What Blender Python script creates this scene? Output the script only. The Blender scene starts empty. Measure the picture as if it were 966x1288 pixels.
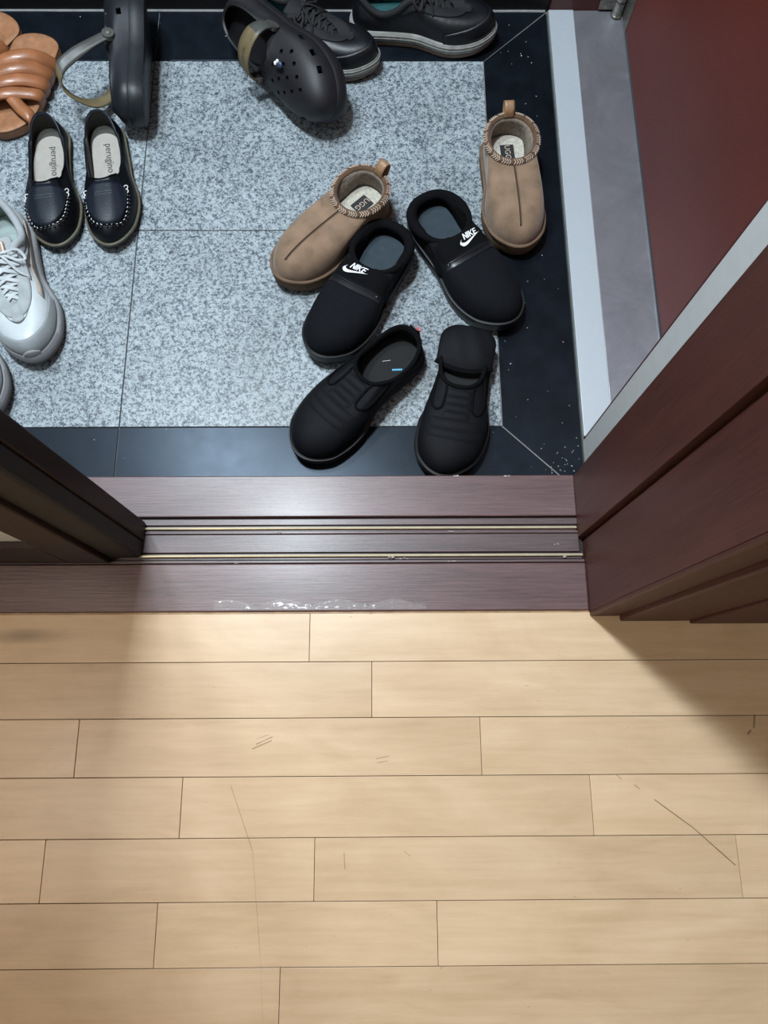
import bpy, bmesh, math, random
import numpy as np
from mathutils import Vector, Matrix, Euler
from mathutils.bvhtree import BVHTree
random.seed(7)
PI = math.pi
scene = bpy.context.scene
col = scene.collection

# ------------------------------------------------------------------ camera, world, lights, exposure
cam_d = bpy.data.cameras.new('camera'); cam = bpy.data.objects.new('camera', cam_d); col.objects.link(cam)
cam_d.sensor_fit = 'HORIZONTAL'; cam_d.sensor_width = 36; cam_d.lens = 36*901.46/966
cam_d.clip_start = .02
M = Matrix(((0.9999654634, -0.0056023407, 0.0061388736),
            (0.0038052024, 0.9653031117, 0.2611042376),
            (-0.0073886687, -0.2610718603, 0.9652910915)))
cam.matrix_world = Matrix.Translation((0, 0, 1.10)) @ M.transposed().to_4x4()
scene.camera = cam
scene.view_settings.view_transform = 'Standard'; scene.view_settings.look = 'None'
scene.view_settings.gamma = 1; scene.view_settings.use_curve_mapping = False
scene.view_settings.exposure = 0.45
w = bpy.data.worlds.new('world'); scene.world = w; w.use_nodes = True
w.node_tree.nodes['Background'].inputs[0].default_value = (.8, .85, 1, 1)
w.node_tree.nodes['Background'].inputs[1].default_value = .05

def area(name, loc, size, power, color, size_y=None, target=None):
    l = bpy.data.lights.new(name, 'AREA'); l.size = size; l.energy = power; l.color = color
    if size_y: l.shape = 'RECTANGLE'; l.size_y = size_y
    o = bpy.data.objects.new(name, l); o.location = loc; col.objects.link(o)
    if target:
        o.rotation_euler = (Vector(target)-Vector(loc)).to_track_quat('-Z', 'Y').to_euler()
    return o
area('entry_ceiling_lamp', (-.37, .78, 2.30), .20, 35, (.82, .93, 1.0))
area('entry_back_lamp', (-.80, 1.22, 2.30), .20, 20, (.78, .91, 1.0))
area('hall_ceiling_lamp', (-1.15, -.35, 2.25), .5, 12, (1.0, .86, .70))

# ------------------------------------------------------------------ materials
def new_mat(name):
    m = bpy.data.materials.new(name); m.use_nodes = True
    nt = m.node_tree; b = nt.nodes['Principled BSDF']
    return m, nt, b
def N(nt, kind, **kw):
    n = nt.nodes.new(kind)
    for k, v in kw.items():
        if k in n.inputs: n.inputs[k].default_value = v
        else: setattr(n, k, v)
    return n
def ramp(nt, src, stops):
    r = nt.nodes.new('ShaderNodeValToRGB'); nt.links.new(src, r.inputs[0])
    e = r.color_ramp.elements
    while len(e) < len(stops): e.new(.5)
    for x, (p, c) in zip(e, stops): x.position = p; x.color = (*c, 1) if len(c) == 3 else c
    return r
def math_n(nt, op, a, b=None, c=None, clamp=False):
    n = nt.nodes.new('ShaderNodeMath'); n.operation = op; n.use_clamp = clamp
    for i, v in enumerate((a, b, c)):
        if v is None: continue
        if isinstance(v, (int, float)): n.inputs[i].default_value = v
        else: nt.links.new(v, n.inputs[i])
    return n.outputs[0]
def mix(nt, fac, a, b):
    n = nt.nodes.new('ShaderNodeMix'); n.data_type = 'RGBA'
    for i, v in ((0, fac), (6, a), (7, b)):
        if isinstance(v, (int, float)): n.inputs[i].default_value = v
        elif isinstance(v, tuple): n.inputs[i].default_value = (*v, 1) if len(v) == 3 else v
        else: nt.links.new(v, n.inputs[i])
    return n.outputs[2]
def coords(nt, kind='Object', scale=(1, 1, 1), offset=False):
    tc = nt.nodes.new('ShaderNodeTexCoord'); mp = nt.nodes.new('ShaderNodeMapping')
    mp.inputs['Scale'].default_value = scale
    nt.links.new(tc.outputs[kind], mp.inputs[0])
    if offset:
        oi = nt.nodes.new('ShaderNodeObjectInfo')
        mu = N(nt, 'ShaderNodeVectorMath', operation='SCALE'); mu.inputs['Scale'].default_value = 40
        cx = nt.nodes.new('ShaderNodeCombineXYZ')
        for i in range(3): nt.links.new(oi.outputs['Random'], cx.inputs[i])
        nt.links.new(cx.outputs[0], mu.inputs[0]); nt.links.new(mu.outputs[0], mp.inputs['Location'])
    return mp.outputs[0]
def noise(nt, vec, scale, detail=3, rough=.5, dist=0):
    n = nt.nodes.new('ShaderNodeTexNoise'); n.inputs['Scale'].default_value = scale
    n.inputs['Detail'].default_value = detail; n.inputs['Roughness'].default_value = rough
    n.inputs['Distortion'].default_value = dist
    nt.links.new(vec, n.inputs['Vector']); return n.outputs['Fac']
def bump(nt, b, h, strength, dist=.001):
    n = nt.nodes.new('ShaderNodeBump'); n.inputs['Strength'].default_value = strength
    n.inputs['Distance'].default_value = dist
    nt.links.new(h, n.inputs['Height']); nt.links.new(n.outputs[0], b.inputs['Normal'])

def plain(name, c, rough=.5, metal=0, var=.15, vscale=60, bmp=.0, bscale=400, coat=0, sheen=0, spec=.5):
    m, nt, b = new_mat(name)
    v = coords(nt)
    f = noise(nt, v, vscale, 4)
    lo = tuple(x*(1-var) for x in c); hi = tuple(min(1, x*(1+var)) for x in c)
    r = ramp(nt, f, [(.3, lo), (.7, hi)])
    nt.links.new(r.outputs[0], b.inputs['Base Color'])
    b.inputs['Roughness'].default_value = rough; b.inputs['Metallic'].default_value = metal
    b.inputs['Specular IOR Level'].default_value = spec
    if coat: b.inputs['Coat Weight'].default_value = coat; b.inputs['Coat Roughness'].default_value = .15
    if sheen: b.inputs['Sheen Weight'].default_value = sheen; b.inputs['Sheen Roughness'].default_value = .5
    if bmp: bump(nt, b, noise(nt, v, bscale, 3), bmp)
    return m

def wood_mat(name, dark, light, axis, rough=.35, coat=.3, gscale=1.0, bmp=.15):
    m, nt, b = new_mat(name)
    sc = [480, 480, 480]; sc[axis] = 16
    v = coords(nt, scale=tuple(s*gscale for s in sc), offset=True)
    f = noise(nt, v, 1.0, 5, .65, .4)
    sc2 = [30, 30, 30]; sc2[axis] = 2.5
    v2 = coords(nt, scale=tuple(sc2), offset=True)
    f2 = noise(nt, v2, 1.0, 3)
    g = math_n(nt, 'ADD', math_n(nt, 'MULTIPLY', f, .6), math_n(nt, 'MULTIPLY', f2, .4))
    r = ramp(nt, g, [(.32, dark), (.68, light)])
    nt.links.new(r.outputs[0], b.inputs['Base Color'])
    b.inputs['Roughness'].default_value = rough
    b.inputs['Coat Weight'].default_value = coat; b.inputs['Coat Roughness'].default_value = .25
    b.inputs['Specular IOR Level'].default_value = .5 if axis == 0 else .22
    bump(nt, b, f, bmp, .0006)
    return m

mahog_x = wood_mat('mahogany_varnish_long', (.045, .019, .020), (.150, .080, .082), 0, .42, .25, 1.0, .5)
mahog_z = wood_mat('mahogany_varnish_upright', (.045, .0150, .0115), (.088, .032, .026), 2, .5, .04)
door_wood = wood_mat('dark_sliding_door_wood', (.014, .006, .004), (.032, .014, .010), 2, .45, .0)

def floor_mat():
    m, nt, b = new_mat('maple_floor_varnish')
    v = coords(nt, scale=(7, 90, 90), offset=True)
    f = noise(nt, v, 1, 5, .6, .3)
    v2 = coords(nt, scale=(5, 14, 14), offset=True)
    f2 = noise(nt, v2, 1, 4, .6, 1.2)
    oi = nt.nodes.new('ShaderNodeObjectInfo')
    g = math_n(nt, 'ADD', math_n(nt, 'MULTIPLY', f, .45), math_n(nt, 'MULTIPLY', f2, .55))
    r = ramp(nt, g, [(.32, (.53, .375, .235)), (.5, (.615, .45, .295)), (.68, (.69, .525, .36))])
    tint = ramp(nt, oi.outputs['Random'], [(0, (.90, .88, .86)), (1, (1.05, 1.04, 1.03))])
    mm = N(nt, 'ShaderNodeMix', data_type='RGBA', blend_type='MULTIPLY'); mm.inputs[0].default_value = 1
    nt.links.new(r.outputs[0], mm.inputs[6]); nt.links.new(tint.outputs[0], mm.inputs[7])
    c = mm.outputs[2]
    geo = nt.nodes.new('ShaderNodeNewGeometry'); pos = geo.outputs['Position']
    # small dark flecks stretched along the grain
    mpf = nt.nodes.new('ShaderNodeMapping'); mpf.inputs['Scale'].default_value = (60, 260, 1)
    nt.links.new(pos, mpf.inputs[0])
    fl = noise(nt, mpf.outputs[0], 1, 2, .5)
    fr = ramp(nt, fl, [(.74, (0, 0, 0)), (.79, (1, 1, 1))])
    c = mix(nt, math_n(nt, 'MULTIPLY', fr.outputs[0], .45), c, (.22, .11, .05))
    # scratches and scuffs: (x0,y0,x1,y1,half width,strength)
    segs = [(-.191, -.098, -.160, -.175, .0006, .6), (-.160, -.175, -.146, -.29, .0006, .35), (-.146, -.29, -.14, -.36, .0005, .2),
            (.352, -.118, .398, -.152, .0009, .9), (.398, -.152, .445, -.195, .0009, .9),
            (.328, -.10, .334, -.105, .0009, .6), (.306, -.088, .312, -.093, .0008, .5),
            (-.165, -.053, -.141, -.043, .001, .7), (-.160, -.047, -.140, -.0385, .0009, .7), (-.160, -.041, -.145, -.0355, .0006, .5),
            (-.004, -.066, .012, -.063, .0009, .5), (-.003, -.071, .010, -.069, .0008, .5),
            (.495, -.015, .492, -.030, .002, .6), (.487, -.034, .483, -.038, .002, .6),
            (-.045, -.178, -.044, -.196, .0008, .5), (.03, -.176, .038, -.182, .0007, .4)]
    tot = None
    wob = noise(nt, pos, 25, 2)
    for x0, y0, x1, y1, hw, st in segs:
        d = Vector((x1-x0, y1-y0, 0)); L2 = d.length_squared
        s1 = N(nt, 'ShaderNodeVectorMath', operation='SUBTRACT'); nt.links.new(pos, s1.inputs[0]); s1.inputs[1].default_value = (x0, y0, .12)
        dt = N(nt, 'ShaderNodeVectorMath', operation='DOT_PRODUCT'); nt.links.new(s1.outputs[0], dt.inputs[0]); dt.inputs[1].default_value = d/L2
        h = math_n(nt, 'ADD', dt.outputs['Value'], 0.0, clamp=True)
        sc = N(nt, 'ShaderNodeVectorMath', operation='SCALE'); sc.inputs[0].default_value = d; nt.links.new(h, sc.inputs['Scale'])
        s2 = N(nt, 'ShaderNodeVectorMath', operation='DISTANCE'); nt.links.new(s1.outputs[0], s2.inputs[0]); nt.links.new(sc.outputs[0], s2.inputs[1])
        q = math_n(nt, 'SUBTRACT', 1.0, math_n(nt, 'DIVIDE', s2.outputs['Value'], hw), clamp=True)
        q = math_n(nt, 'MULTIPLY', q, st*1.4)
        tot = q if tot is None else math_n(nt, 'MAXIMUM', tot, q)
    tot = math_n(nt, 'MULTIPLY', tot, math_n(nt, 'ADD', wob, .4), clamp=True)
    c = mix(nt, tot, c, (.10, .055, .03))
    # grey stain near the threshold on the left
    s1 = N(nt, 'ShaderNodeVectorMath', operation='SUBTRACT'); nt.links.new(pos, s1.inputs[0]); s1.inputs[1].default_value = (-.478, .094, .12)
    s2 = N(nt, 'ShaderNodeVectorMath', operation='MULTIPLY'); nt.links.new(s1.outputs[0], s2.inputs[0]); s2.inputs[1].default_value = (13, 72, 1)
    s3 = N(nt, 'ShaderNodeVectorMath', operation='LENGTH'); nt.links.new(s2.outputs[0], s3.inputs[0])
    stn = math_n(nt, 'SUBTRACT', math_n(nt, 'ADD', 1.0, math_n(nt, 'MULTIPLY', math_n(nt, 'SUBTRACT', f2, .5), 1.6)), s3.outputs['Value'], clamp=True)
    c = mix(nt, math_n(nt, 'MULTIPLY', stn, .9, clamp=True), c, (.20, .14, .085))
    nt.links.new(c, b.inputs['Base Color'])
    b.inputs['Roughness'].default_value = .34
    b.inputs['Specular IOR Level'].default_value = .45
    bump(nt, b, f, .15, .0004)
    return m
maple = floor_mat()

def granite():
    m, nt, b = new_mat('speckled_granite')
    v = coords(nt, offset=True)
    a0 = noise(nt, v, 150, 3, .7); a1 = noise(nt, v, 420, 2, .6); a = math_n(nt, 'ADD', math_n(nt, 'MULTIPLY', a0, .6), math_n(nt, 'MULTIPLY', a1, .4))
    r1 = ramp(nt, a, [(.38, (.028, .036, .046)), (.45, (.115, .14, .165)), (.495, (.235, .275, .305)), (.53, (.32, .365, .39)), (.64, (.38, .42, .44))])
    vo = nt.nodes.new('ShaderNodeTexVoronoi'); vo.inputs['Scale'].default_value = 330; nt.links.new(v, vo.inputs['Vector'])
    sv = nt.nodes.new('ShaderNodeSeparateColor'); nt.links.new(vo.outputs['Color'], sv.inputs[0])
    dk = ramp(nt, sv.outputs[0], [(.80, (0, 0, 0)), (.88, (1, 1, 1))])
    c = mix(nt, math_n(nt, 'MULTIPLY', dk.outputs[0], .65), r1.outputs[0], (.045, .06, .075))
    lt = ramp(nt, sv.outputs[1], [(.78, (0, 0, 0)), (.86, (1, 1, 1))])
    c = mix(nt, math_n(nt, 'MULTIPLY', lt.outputs[0], .5), c, (.42, .47, .49))
    big = noise(nt, v, 7, 3)
    br = ramp(nt, big, [(.3, (.86, .86, .86)), (.7, (1.08, 1.08, 1.08))])
    mm = N(nt, 'ShaderNodeMix', data_type='RGBA', blend_type='MULTIPLY'); mm.inputs[0].default_value = 1
    nt.links.new(c, mm.inputs[6]); nt.links.new(br.outputs[0], mm.inputs[7])
    nt.links.new(mm.outputs[2], b.inputs['Base Color'])
    b.inputs['Roughness'].default_value = .42
    bump(nt, b, a, .1, .0004)
    return m
granite_m = granite()

def black_stone():
    m, nt, b = new_mat('black_polished_stone')
    v = coords(nt)
    a = noise(nt, v, 14, 6, .7)
    c = ramp(nt, a, [(.35, (.003, .004, .006)), (.7, (.007, .010, .015))]).outputs[0]
    d = noise(nt, v, 130, 2, .5)
    sp = ramp(nt, d, [(.775, (0, 0, 0)), (.80, (1, 1, 1))]).outputs[0]
    c = mix(nt, math_n(nt, 'MULTIPLY', sp, .6), c, (.28, .31, .33))
    nt.links.new(c, b.inputs['Base Color'])
    rr = ramp(nt, a, [(.3, (.27,)*3), (.7, (.33,)*3)])
    nt.links.new(rr.outputs[0], b.inputs['Roughness'])
    b.inputs['Specular IOR Level'].default_value = .30; b.inputs['Specular Tint'].default_value = (.68, .82, 1, 1)
    bump(nt, b, noise(nt, v, 60, 4), .05, .0005)
    return m
black_tile = black_stone()
grout_dark = plain('dark_grout', (.055, .06, .065), .9)
grout_pale = plain('pale_grout', (.26, .27, .27), .9)

def brushed(name, c, rough, metal=1, smudge=.35, scale=7):
    m, nt, b = new_mat(name)
    v = coords(nt); a = noise(nt, v, scale, 5, .65, .6)
    c2 = tuple(x*(1-smudge) for x in c)
    nt.links.new(ramp(nt, a, [(.35, c2), (.65, c)]).outputs[0], b.inputs['Base Color'])
    nt.links.new(ramp(nt, a, [(.3, (rough+.12,)*3), (.7, (rough,)*3)]).outputs[0], b.inputs['Roughness'])
    b.inputs['Metallic'].default_value = metal
    v2 = coords(nt, scale=(900, 12, 12)); bump(nt, b, noise(nt, v2, 1, 2), .06, .0002)
    return m
steel_bright = brushed('bright_brushed_steel', (.52, .57, .62), .45, .35, .05)
steel_dull = brushed('dull_steel', (.36, .36, .40), .36, .7, .32, 9)
def red_paint():
    m, nt, b = new_mat('maroon_door_paint')
    v = coords(nt); a = noise(nt, v, 2.5, 3); s = noise(nt, v, 350, 2)
    c = ramp(nt, a, [(.3, (.095, .016, .011)), (.7, (.145, .026, .017))]).outputs[0]
    k = ramp(nt, s, [(.76, (0, 0, 0)), (.8, (1, 1, 1))]).outputs[0]
    c = mix(nt, math_n(nt, 'MULTIPLY', k, .5), c, (.30, .10, .07))
    nt.links.new(c, b.inputs['Base Color']); b.inputs['Roughness'].default_value = .5
    bump(nt, b, noise(nt, v, 500, 2), .08, .0003)
    return m
red_m = red_paint()
maroon_frame = plain('maroon_frame_paint', (.060, .012, .010), .4, var=.1)
wall_white = plain('white_wall_paper', (.68, .71, .72), .75, var=.04)
ceil_m = plain('white_ceiling', (.75, .76, .76), .8, var=.03)
wall_dark = plain('dark_cabinet_veneer', (.03, .017, .014), .5)
brass = plain('brass_rail', (.85, .76, .54), .38, .6, .08)
plastic_white = plain('white_panel_glass', (.72, .72, .68), .25, var=.03)
hinge_metal = plain('worn_hinge_metal', (.32, .31, .28), .3, .9, .4, 200, .3, 300)

navy_cloth = plain('navy_black_fabric', (.0030, .0038, .0062), .85, bmp=.25, bscale=900, spec=.2)
band_cloth = plain('black_padded_fabric', (.0022, .0024, .0032), .9, bmp=.3, bscale=700, spec=.15)
quilt_cloth = plain('black_quilted_nylon', (.0032, .0038, .0058), .7, bmp=.3, bscale=800, spec=.2)
rubber_black = plain('black_rubber_sole', (.005, .005, .006), .5, bmp=.15, bscale=500)
rubber_gloss = plain('glossy_black_rubber', (.006, .006, .008), .25)
piping_grey = plain('grey_piping', (.016, .016, .018), .5)
insole_slate = plain('slate_blue_insole', (.022, .037, .050), .8, bmp=.2, bscale=900)
insole_black = plain('black_insole', (.0035, .0038, .0050), .8)
white_print = plain('white_print', (.86, .87, .88), .5, var=.02)
blue_print = plain('blue_label_print', (.10, .42, .68), .5)
red_print = plain('red_tag', (.62, .06, .07), .5)
zip_gloss = plain('glossy_zip_tape', (.010, .011, .014), .3, var=.3)
suede = plain('tan_suede', (.235, .155, .103), .95, var=.22, vscale=35, bmp=.35, bscale=500, sheen=.25, spec=.15)
suede_emb = plain('embossed_suede', (.17, .105, .068), .95)
suede_dark = plain('brown_suede_trim', (.115, .068, .042), .95, var=.2, bmp=.3, bscale=600, sheen=.15, spec=.15)
suede_sole = plain('suede_platform', (.17, .112, .075), .95, var=.15, bmp=.3, bscale=500, spec=.15)
seam_brown = plain('dark_brown_thread', (.05, .026, .016), .9)
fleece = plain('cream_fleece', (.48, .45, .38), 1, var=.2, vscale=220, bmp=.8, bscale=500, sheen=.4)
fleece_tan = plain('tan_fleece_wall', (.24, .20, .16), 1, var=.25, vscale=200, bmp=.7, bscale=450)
braid_pale = plain('pale_braid', (.52, .41, .33), .8)
braid_brown = plain('brown_braid', (.16, .085, .05), .8)
tab_gloss = plain('satin_tan_tab', (.30, .17, .09), .4, bmp=.1)
label_black = plain('black_woven_label', (.012, .012, .013), .7)
leather_navy = plain('navy_leather', (.002, .0026, .0045), .45, bmp=.2, bscale=300, spec=.3)
leather_navy_apron = plain('navy_apron_leather', (.006, .010, .018), .5, bmp=.3, bscale=260, spec=.35)
lining_olive = plain('olive_grey_lining', (.052, .050, .042), .8, bmp=.15, bscale=700)
lining_navy = plain('navy_lining', (.006, .010, .028), .5)
insole_beige = plain('beige_insole', (.36, .335, .30), .7, var=.06)
print_grey = plain('dark_print', (.05, .045, .04), .6)
welt_tan = plain('olive_tan_welt', (.10, .088, .062), .6)
stitch_white = plain('white_thread', (.72, .72, .70), .6)
clog_foam = plain('charcoal_foam', (.009, .0085, .011), .55, bmp=.15, bscale=300, var=.2)
clog_foam_blue = plain('blue_grey_foam', (.010, .012, .017), .5, bmp=.15, bscale=300, var=.35, vscale=25)
clog_strap = plain('grey_strap', (.065, .066, .062), .45, var=.15)
clog_olive = plain('olive_strap', (.15, .115, .058), .6, var=.15)
rivet_grey = plain('grey_rivet', (.10, .10, .095), .4)
white_leather = plain('white_leather', (.52, .56, .58), .42, var=.04)
white_mesh = plain('grey_white_textile', (.36, .385, .40), .9, var=.1, vscale=300, bmp=.5, bscale=900)
grey_suede = plain('grey_suede', (.27, .29, .30), .95, var=.08, bmp=.3, bscale=600, sheen=.2)
beige_suede = plain('beige_suede_stripe', (.40, .34, .29), .9, var=.1)
midsole_grey = plain('white_foam_midsole', (.33, .33, .34), .7, var=.06)
outsole_tan = plain('dusty_tan_outsole', (.17, .125, .10), .8)
lace_white = plain('white_lace', (.50, .53, .55), .85, bmp=.5, bscale=1200)
sneaker_lining = plain('pale_green_lining', (.30, .36, .35), .9, bmp=.4, bscale=700)
tongue_tan = plain('tan_tongue_label', (.36, .23, .145), .6)
leather_black = plain('black_leather', (.004, .005, .007), .42, bmp=.35, bscale=120, spec=.4)
leather_dull = plain('black_textile', (.0055, .006, .0075), .8, bmp=.3)
teal_lining = plain('teal_lining', (.012, .075, .080), .8)
sole_white = plain('scuffed_white_sole', (.24, .24, .225), .6, var=.22, vscale=80)
sandal_leather = plain('tan_leather_strap', (.29, .11, .045), .38, var=.2, vscale=40, bmp=.2, bscale=250, coat=.15)
sandal_bed = plain('tan_footbed', (.31, .14, .065), .6, var=.2, vscale=70, bmp=.3, bscale=500)
sandal_sole = plain('brown_sandal_sole', (.15, .075, .04), .7)

def film_mat():
    m, nt, b = new_mat('clear_tape_film')
    b.inputs['Base Color'].default_value = (.9, .9, .9, 1); b.inputs['Roughness'].default_value = .12
    b.inputs['Specular IOR Level'].default_value = .9; b.inputs['Alpha'].default_value = .05
    return m
film = film_mat()

# ------------------------------------------------------------------ helpers
def tag(o, label=None, cat=None, group=None, kind=None):
    if label: o['label'] = label
    if cat: o['category'] = cat
    if group: o['group'] = group
    if kind: o['kind'] = kind
    return o
def empty(name, loc=(0, 0, 0), rz=0):
    o = bpy.data.objects.new(name, None); o.empty_display_size = .05
    o.location = loc; o.rotation_euler = (0, 0, rz); col.objects.link(o); return o

class MB:
    def __init__(s): s.v = []; s.f = []; s.m = []
    def add(s, verts, faces, mi=0):
        b = len(s.v); s.v += [tuple(p) for p in verts]
        for f in faces: s.f.append(tuple(b+i for i in f)); s.m.append(mi)
    def grid(s, rows, closed=True, mi=0, flip=False):
        n = len(rows[0]); vs = [p for r in rows for p in r]; fs = []
        for i in range(len(rows)-1):
            for j in range(n if closed else n-1):
                k = (j+1) % n; f = (i*n+j, i*n+k, (i+1)*n+k, (i+1)*n+j)
                fs.append(f[::-1] if flip else f)
        s.add(vs, fs, mi)
    def ngon(s, pts, mi=0): s.add(pts, [tuple(range(len(pts)))], mi)
    def fan(s, pts, mi=0, flip=False, zc=None):
        c = np.mean(np.array(pts), axis=0)
        if zc is not None: c[2] = zc
        n = len(pts)
        mid = [tuple((np.array(p)+c)/2) for p in pts]
        vs = list(pts)+mid+[tuple(c)]; fs = []
        for j in range(n):
            k = (j+1) % n
            fs.append((j, k, n+k, n+j)); fs.append((n+j, n+k, 2*n))
        if flip: fs = [f[::-1] for f in fs]
        s.add(vs, fs, mi)
    def box(s, x0, x1, y0, y1, z0, z1, mi=0):
        v = [(x, y, z) for z in (z0, z1) for y in (y0, y1) for x in (x0, x1)]
        s.add(v, [(0, 2, 3, 1), (4, 5, 7, 6), (0, 1, 5, 4), (2, 6, 7, 3), (0, 4, 6, 2), (1, 3, 7, 5)], mi)
    def prism(s, poly, z0, z1, mi=0):
        n = len(poly); b = [(x, y, z0) for x, y in poly]; t = [(x, y, z1) for x, y in poly]
        s.add(b+t, [tuple(range(n))[::-1], tuple(range(n, 2*n))]+[(i, (i+1) % n, n+(i+1) % n, n+i) for i in range(n)], mi)
    def tube(s, path, r, seg=8, closed=False, mi=0, flat=1.0, up=None, caps=True):
        P = [Vector(p) for p in path]; n = len(P); rows = []
        for i, p in enumerate(P):
            a = P[i-1] if (i > 0 or closed) else P[i]
            c = P[(i+1) % n] if (i < n-1 or closed) else P[i]
            t = (c-a).normalized() if (c-a).length > 1e-9 else Vector((1, 0, 0))
            u0 = Vector(up) if up is not None else Vector((0, 0, 1))
            if abs(t.dot(u0)) > .95: u0 = Vector((0, 1, 0)) if abs(t.y) < .9 else Vector((1, 0, 0))
            sd = t.cross(u0).normalized(); uu = sd.cross(t).normalized()
            rr = r[i] if isinstance(r, (list, tuple)) else r
            rows.append([tuple(p+sd*math.cos(q)*rr+uu*math.sin(q)*rr*flat) for q in [2*PI*k/seg for k in range(seg)]])
        if closed: rows.append(rows[0])
        s.grid(rows, True, mi)
        if not closed and caps: s.ngon(rows[0][::-1], mi); s.ngon(rows[-1], mi)
    def ball(s, c, r, mi=0, seg=8, rings=5, rot=None):
        rx, ry, rz = r if isinstance(r, (tuple, list)) else (r, r, r); rows = []
        for i in range(rings+1):
            th = PI*i/rings; row = []
            for k in range(seg):
                p = Vector((rx*math.sin(th)*math.cos(2*PI*k/seg), ry*math.sin(th)*math.sin(2*PI*k/seg), -rz*math.cos(th)))
                if rot: p = rot @ p
                row.append(tuple(p+Vector(c)))
            rows.append(row)
        s.grid(rows, True, mi)
    def build(s, name, mats, parent=None, smooth=True, bevel=0, merge=True, subsurf=0, solid=0, label=None, angle=40, pivot=None):
        me = bpy.data.meshes.new(name)
        v = s.v
        if pivot: v = [(a-pivot[0], b-pivot[1], c-pivot[2]) for a, b, c in v]
        me.from_pydata(v, [], s.f)
        if not isinstance(mats, (list, tuple)): mats = [mats]
        for m in mats: me.materials.append(m)
        for p, i in zip(me.polygons, s.m): p.material_index = i
        bm = bmesh.new(); bm.from_mesh(me)
        if merge: bmesh.ops.remove_doubles(bm, verts=bm.verts, dist=1e-6)
        bmesh.ops.recalc_face_normals(bm, faces=bm.faces)
        for f in bm.faces: f.smooth = smooth
        if smooth:
            for e in bm.edges:
                if len(e.link_faces) == 2 and e.calc_face_angle(0) > math.radians(angle): e.smooth = False
        bm.to_mesh(me); bm.free()
        o = bpy.data.objects.new(name, me); col.objects.link(o); o.parent = parent
        if pivot: o.location = pivot
        if bevel:
            b = o.modifiers.new('bevel', 'BEVEL'); b.width = bevel; b.segments = 2; b.limit_method = 'ANGLE'
        if solid:
            b = o.modifiers.new('solid', 'SOLIDIFY'); b.thickness = solid; b.offset = 0
        if subsurf:
            b = o.modifiers.new('sub', 'SUBSURF'); b.levels = b.render_levels = subsurf
        if label: o['label'] = label
        return o
def struct_box(name, x0, x1, y0, y1, z0, z1, m, label, bevel=0, parent=None):
    b = MB(); b.box(x0, x1, y0, y1, z0, z1)
    o = b.build(name, m, parent, smooth=False, bevel=bevel)
    if not parent: tag(o, label, 'wall' if 'wall' in name else None, kind='structure')
    return o

def key_interp(keys, x):
    for (a, b), (c, d) in zip(keys, keys[1:]):
        if x <= c:
            t = (x-a)/(c-a); t = t*t*(3-2*t); return b+(d-b)*t
    return keys[-1][1]

# ------------------------------------------------------------------ the setting
WZ = .12; TZ = .1245
# wood floor with boards
fl = MB(); fl.box(-1.5, 1.5, -1.8, .121, WZ-.05, WZ-.0035)
floor = fl.build('floor', plain('board_gap_dark', (.05, .028, .015), .9), smooth=False)
tag(floor, 'pale varnished wooden board floor below the sliding door threshold', 'floor', kind='structure')
rows = [.1225, .0575, -.0148, -.0872, -.160, -.2328, -.3045]
while rows[-1] > -1.6: rows.append(rows[-1]-.0725)
seams = [[-.094], [-.010], [-.393, .132], [-.253, .271], [-.42, -.082, .45], [-.274, .07], [-.121]]
gaps_soft = {(2, 0), (3, 0), (4, 1), (5, 1), (4, 2)}
for r in range(len(rows)-1):
    y1, y0 = rows[r], rows[r+1]
    sx = list(seams[r]) if r < len(seams) else [random.uniform(-.5, .0)]
    while sx[0] > -1.4: sx.insert(0, sx[0]-random.choice((.70, .66)))
    while sx[-1] < 1.4: sx.append(sx[-1]+random.choice((.70, .66)))
    for a, b in zip(sx, sx[1:]):
        a = max(a, -1.49); b = min(b, 1.49)
        if b-a < .02: continue
        if r == 0 and a > .43: pass
        m = MB(); g = .00032
        m.box(a+g, b-g, y0+g*1.15, y1-g*1.15, WZ-.012, WZ+random.uniform(-.00012, .00012))
        m.build('board', maple, floor, smooth=False, bevel=.0004, pivot=((a+b)/2, (y0+y1)/2, WZ))

# entry floor
ef = MB(); ef.box(-1.2, .34, .25, 1.33, -.06, -.0032)
ef.box(-1.06, .2035, .4435, 1.1925, -.0032, -.0018, 1)
efloor = ef.build('floor', [grout_pale, grout_dark], smooth=False)
tag(efloor, 'sunken entry floor of speckled grey granite tiles framed in black stone', 'floor', kind='structure')
def tile(poly, m, lab=None):
    b = MB(); b.prism(poly, -.014, 0)
    cx = sum(p[0] for p in poly)/len(poly); cy = sum(p[1] for p in poly)/len(poly)
    o = b.build('tile', m, efloor, smooth=False, bevel=.0005, pivot=(cx, cy, 0))
    if lab: o['label'] = lab
g = .0010
for xa, xb in ((-1.054, -.425), (-.425, .204)):
    for ya, yb in ((.443, .817), (.817, 1.193)):
        tile([(xa+g, ya+g), (xb-g, ya+g), (xb-g, yb-g), (xa+g, yb-g)], granite_m)
gb = .0008
for xa, xb in ((-1.054, -.425),):
    tile([(xa+gb, .31), (xb-gb, .31), (xb-gb, .443-gb), (xa+gb, .443-gb)], black_tile)
    tile([(xa+gb, 1.193+gb), (xb-gb, 1.193+gb), (xb-gb, 1.312), (xa+gb, 1.312)], black_tile)
tile([(-.425+gb, .31), (.330, .31), (.330, .3205), (.2035, .443-gb), (-.425+gb, .443-gb)], black_tile)
tile([(-.425+gb, 1.193+gb), (.2035, 1.193+gb), (.3285, 1.312), (-.425+gb, 1.312)], black_tile)
tile([(.204+gb, .4445), (.332, .3225), (.332, 1.311), (.204+gb, 1.1915)], black_tile)
tile([(-1.17, .31), (-1.054-gb, .31), (-1.054-gb, 1.312), (-1.17, 1.312)], black_tile)
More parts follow.
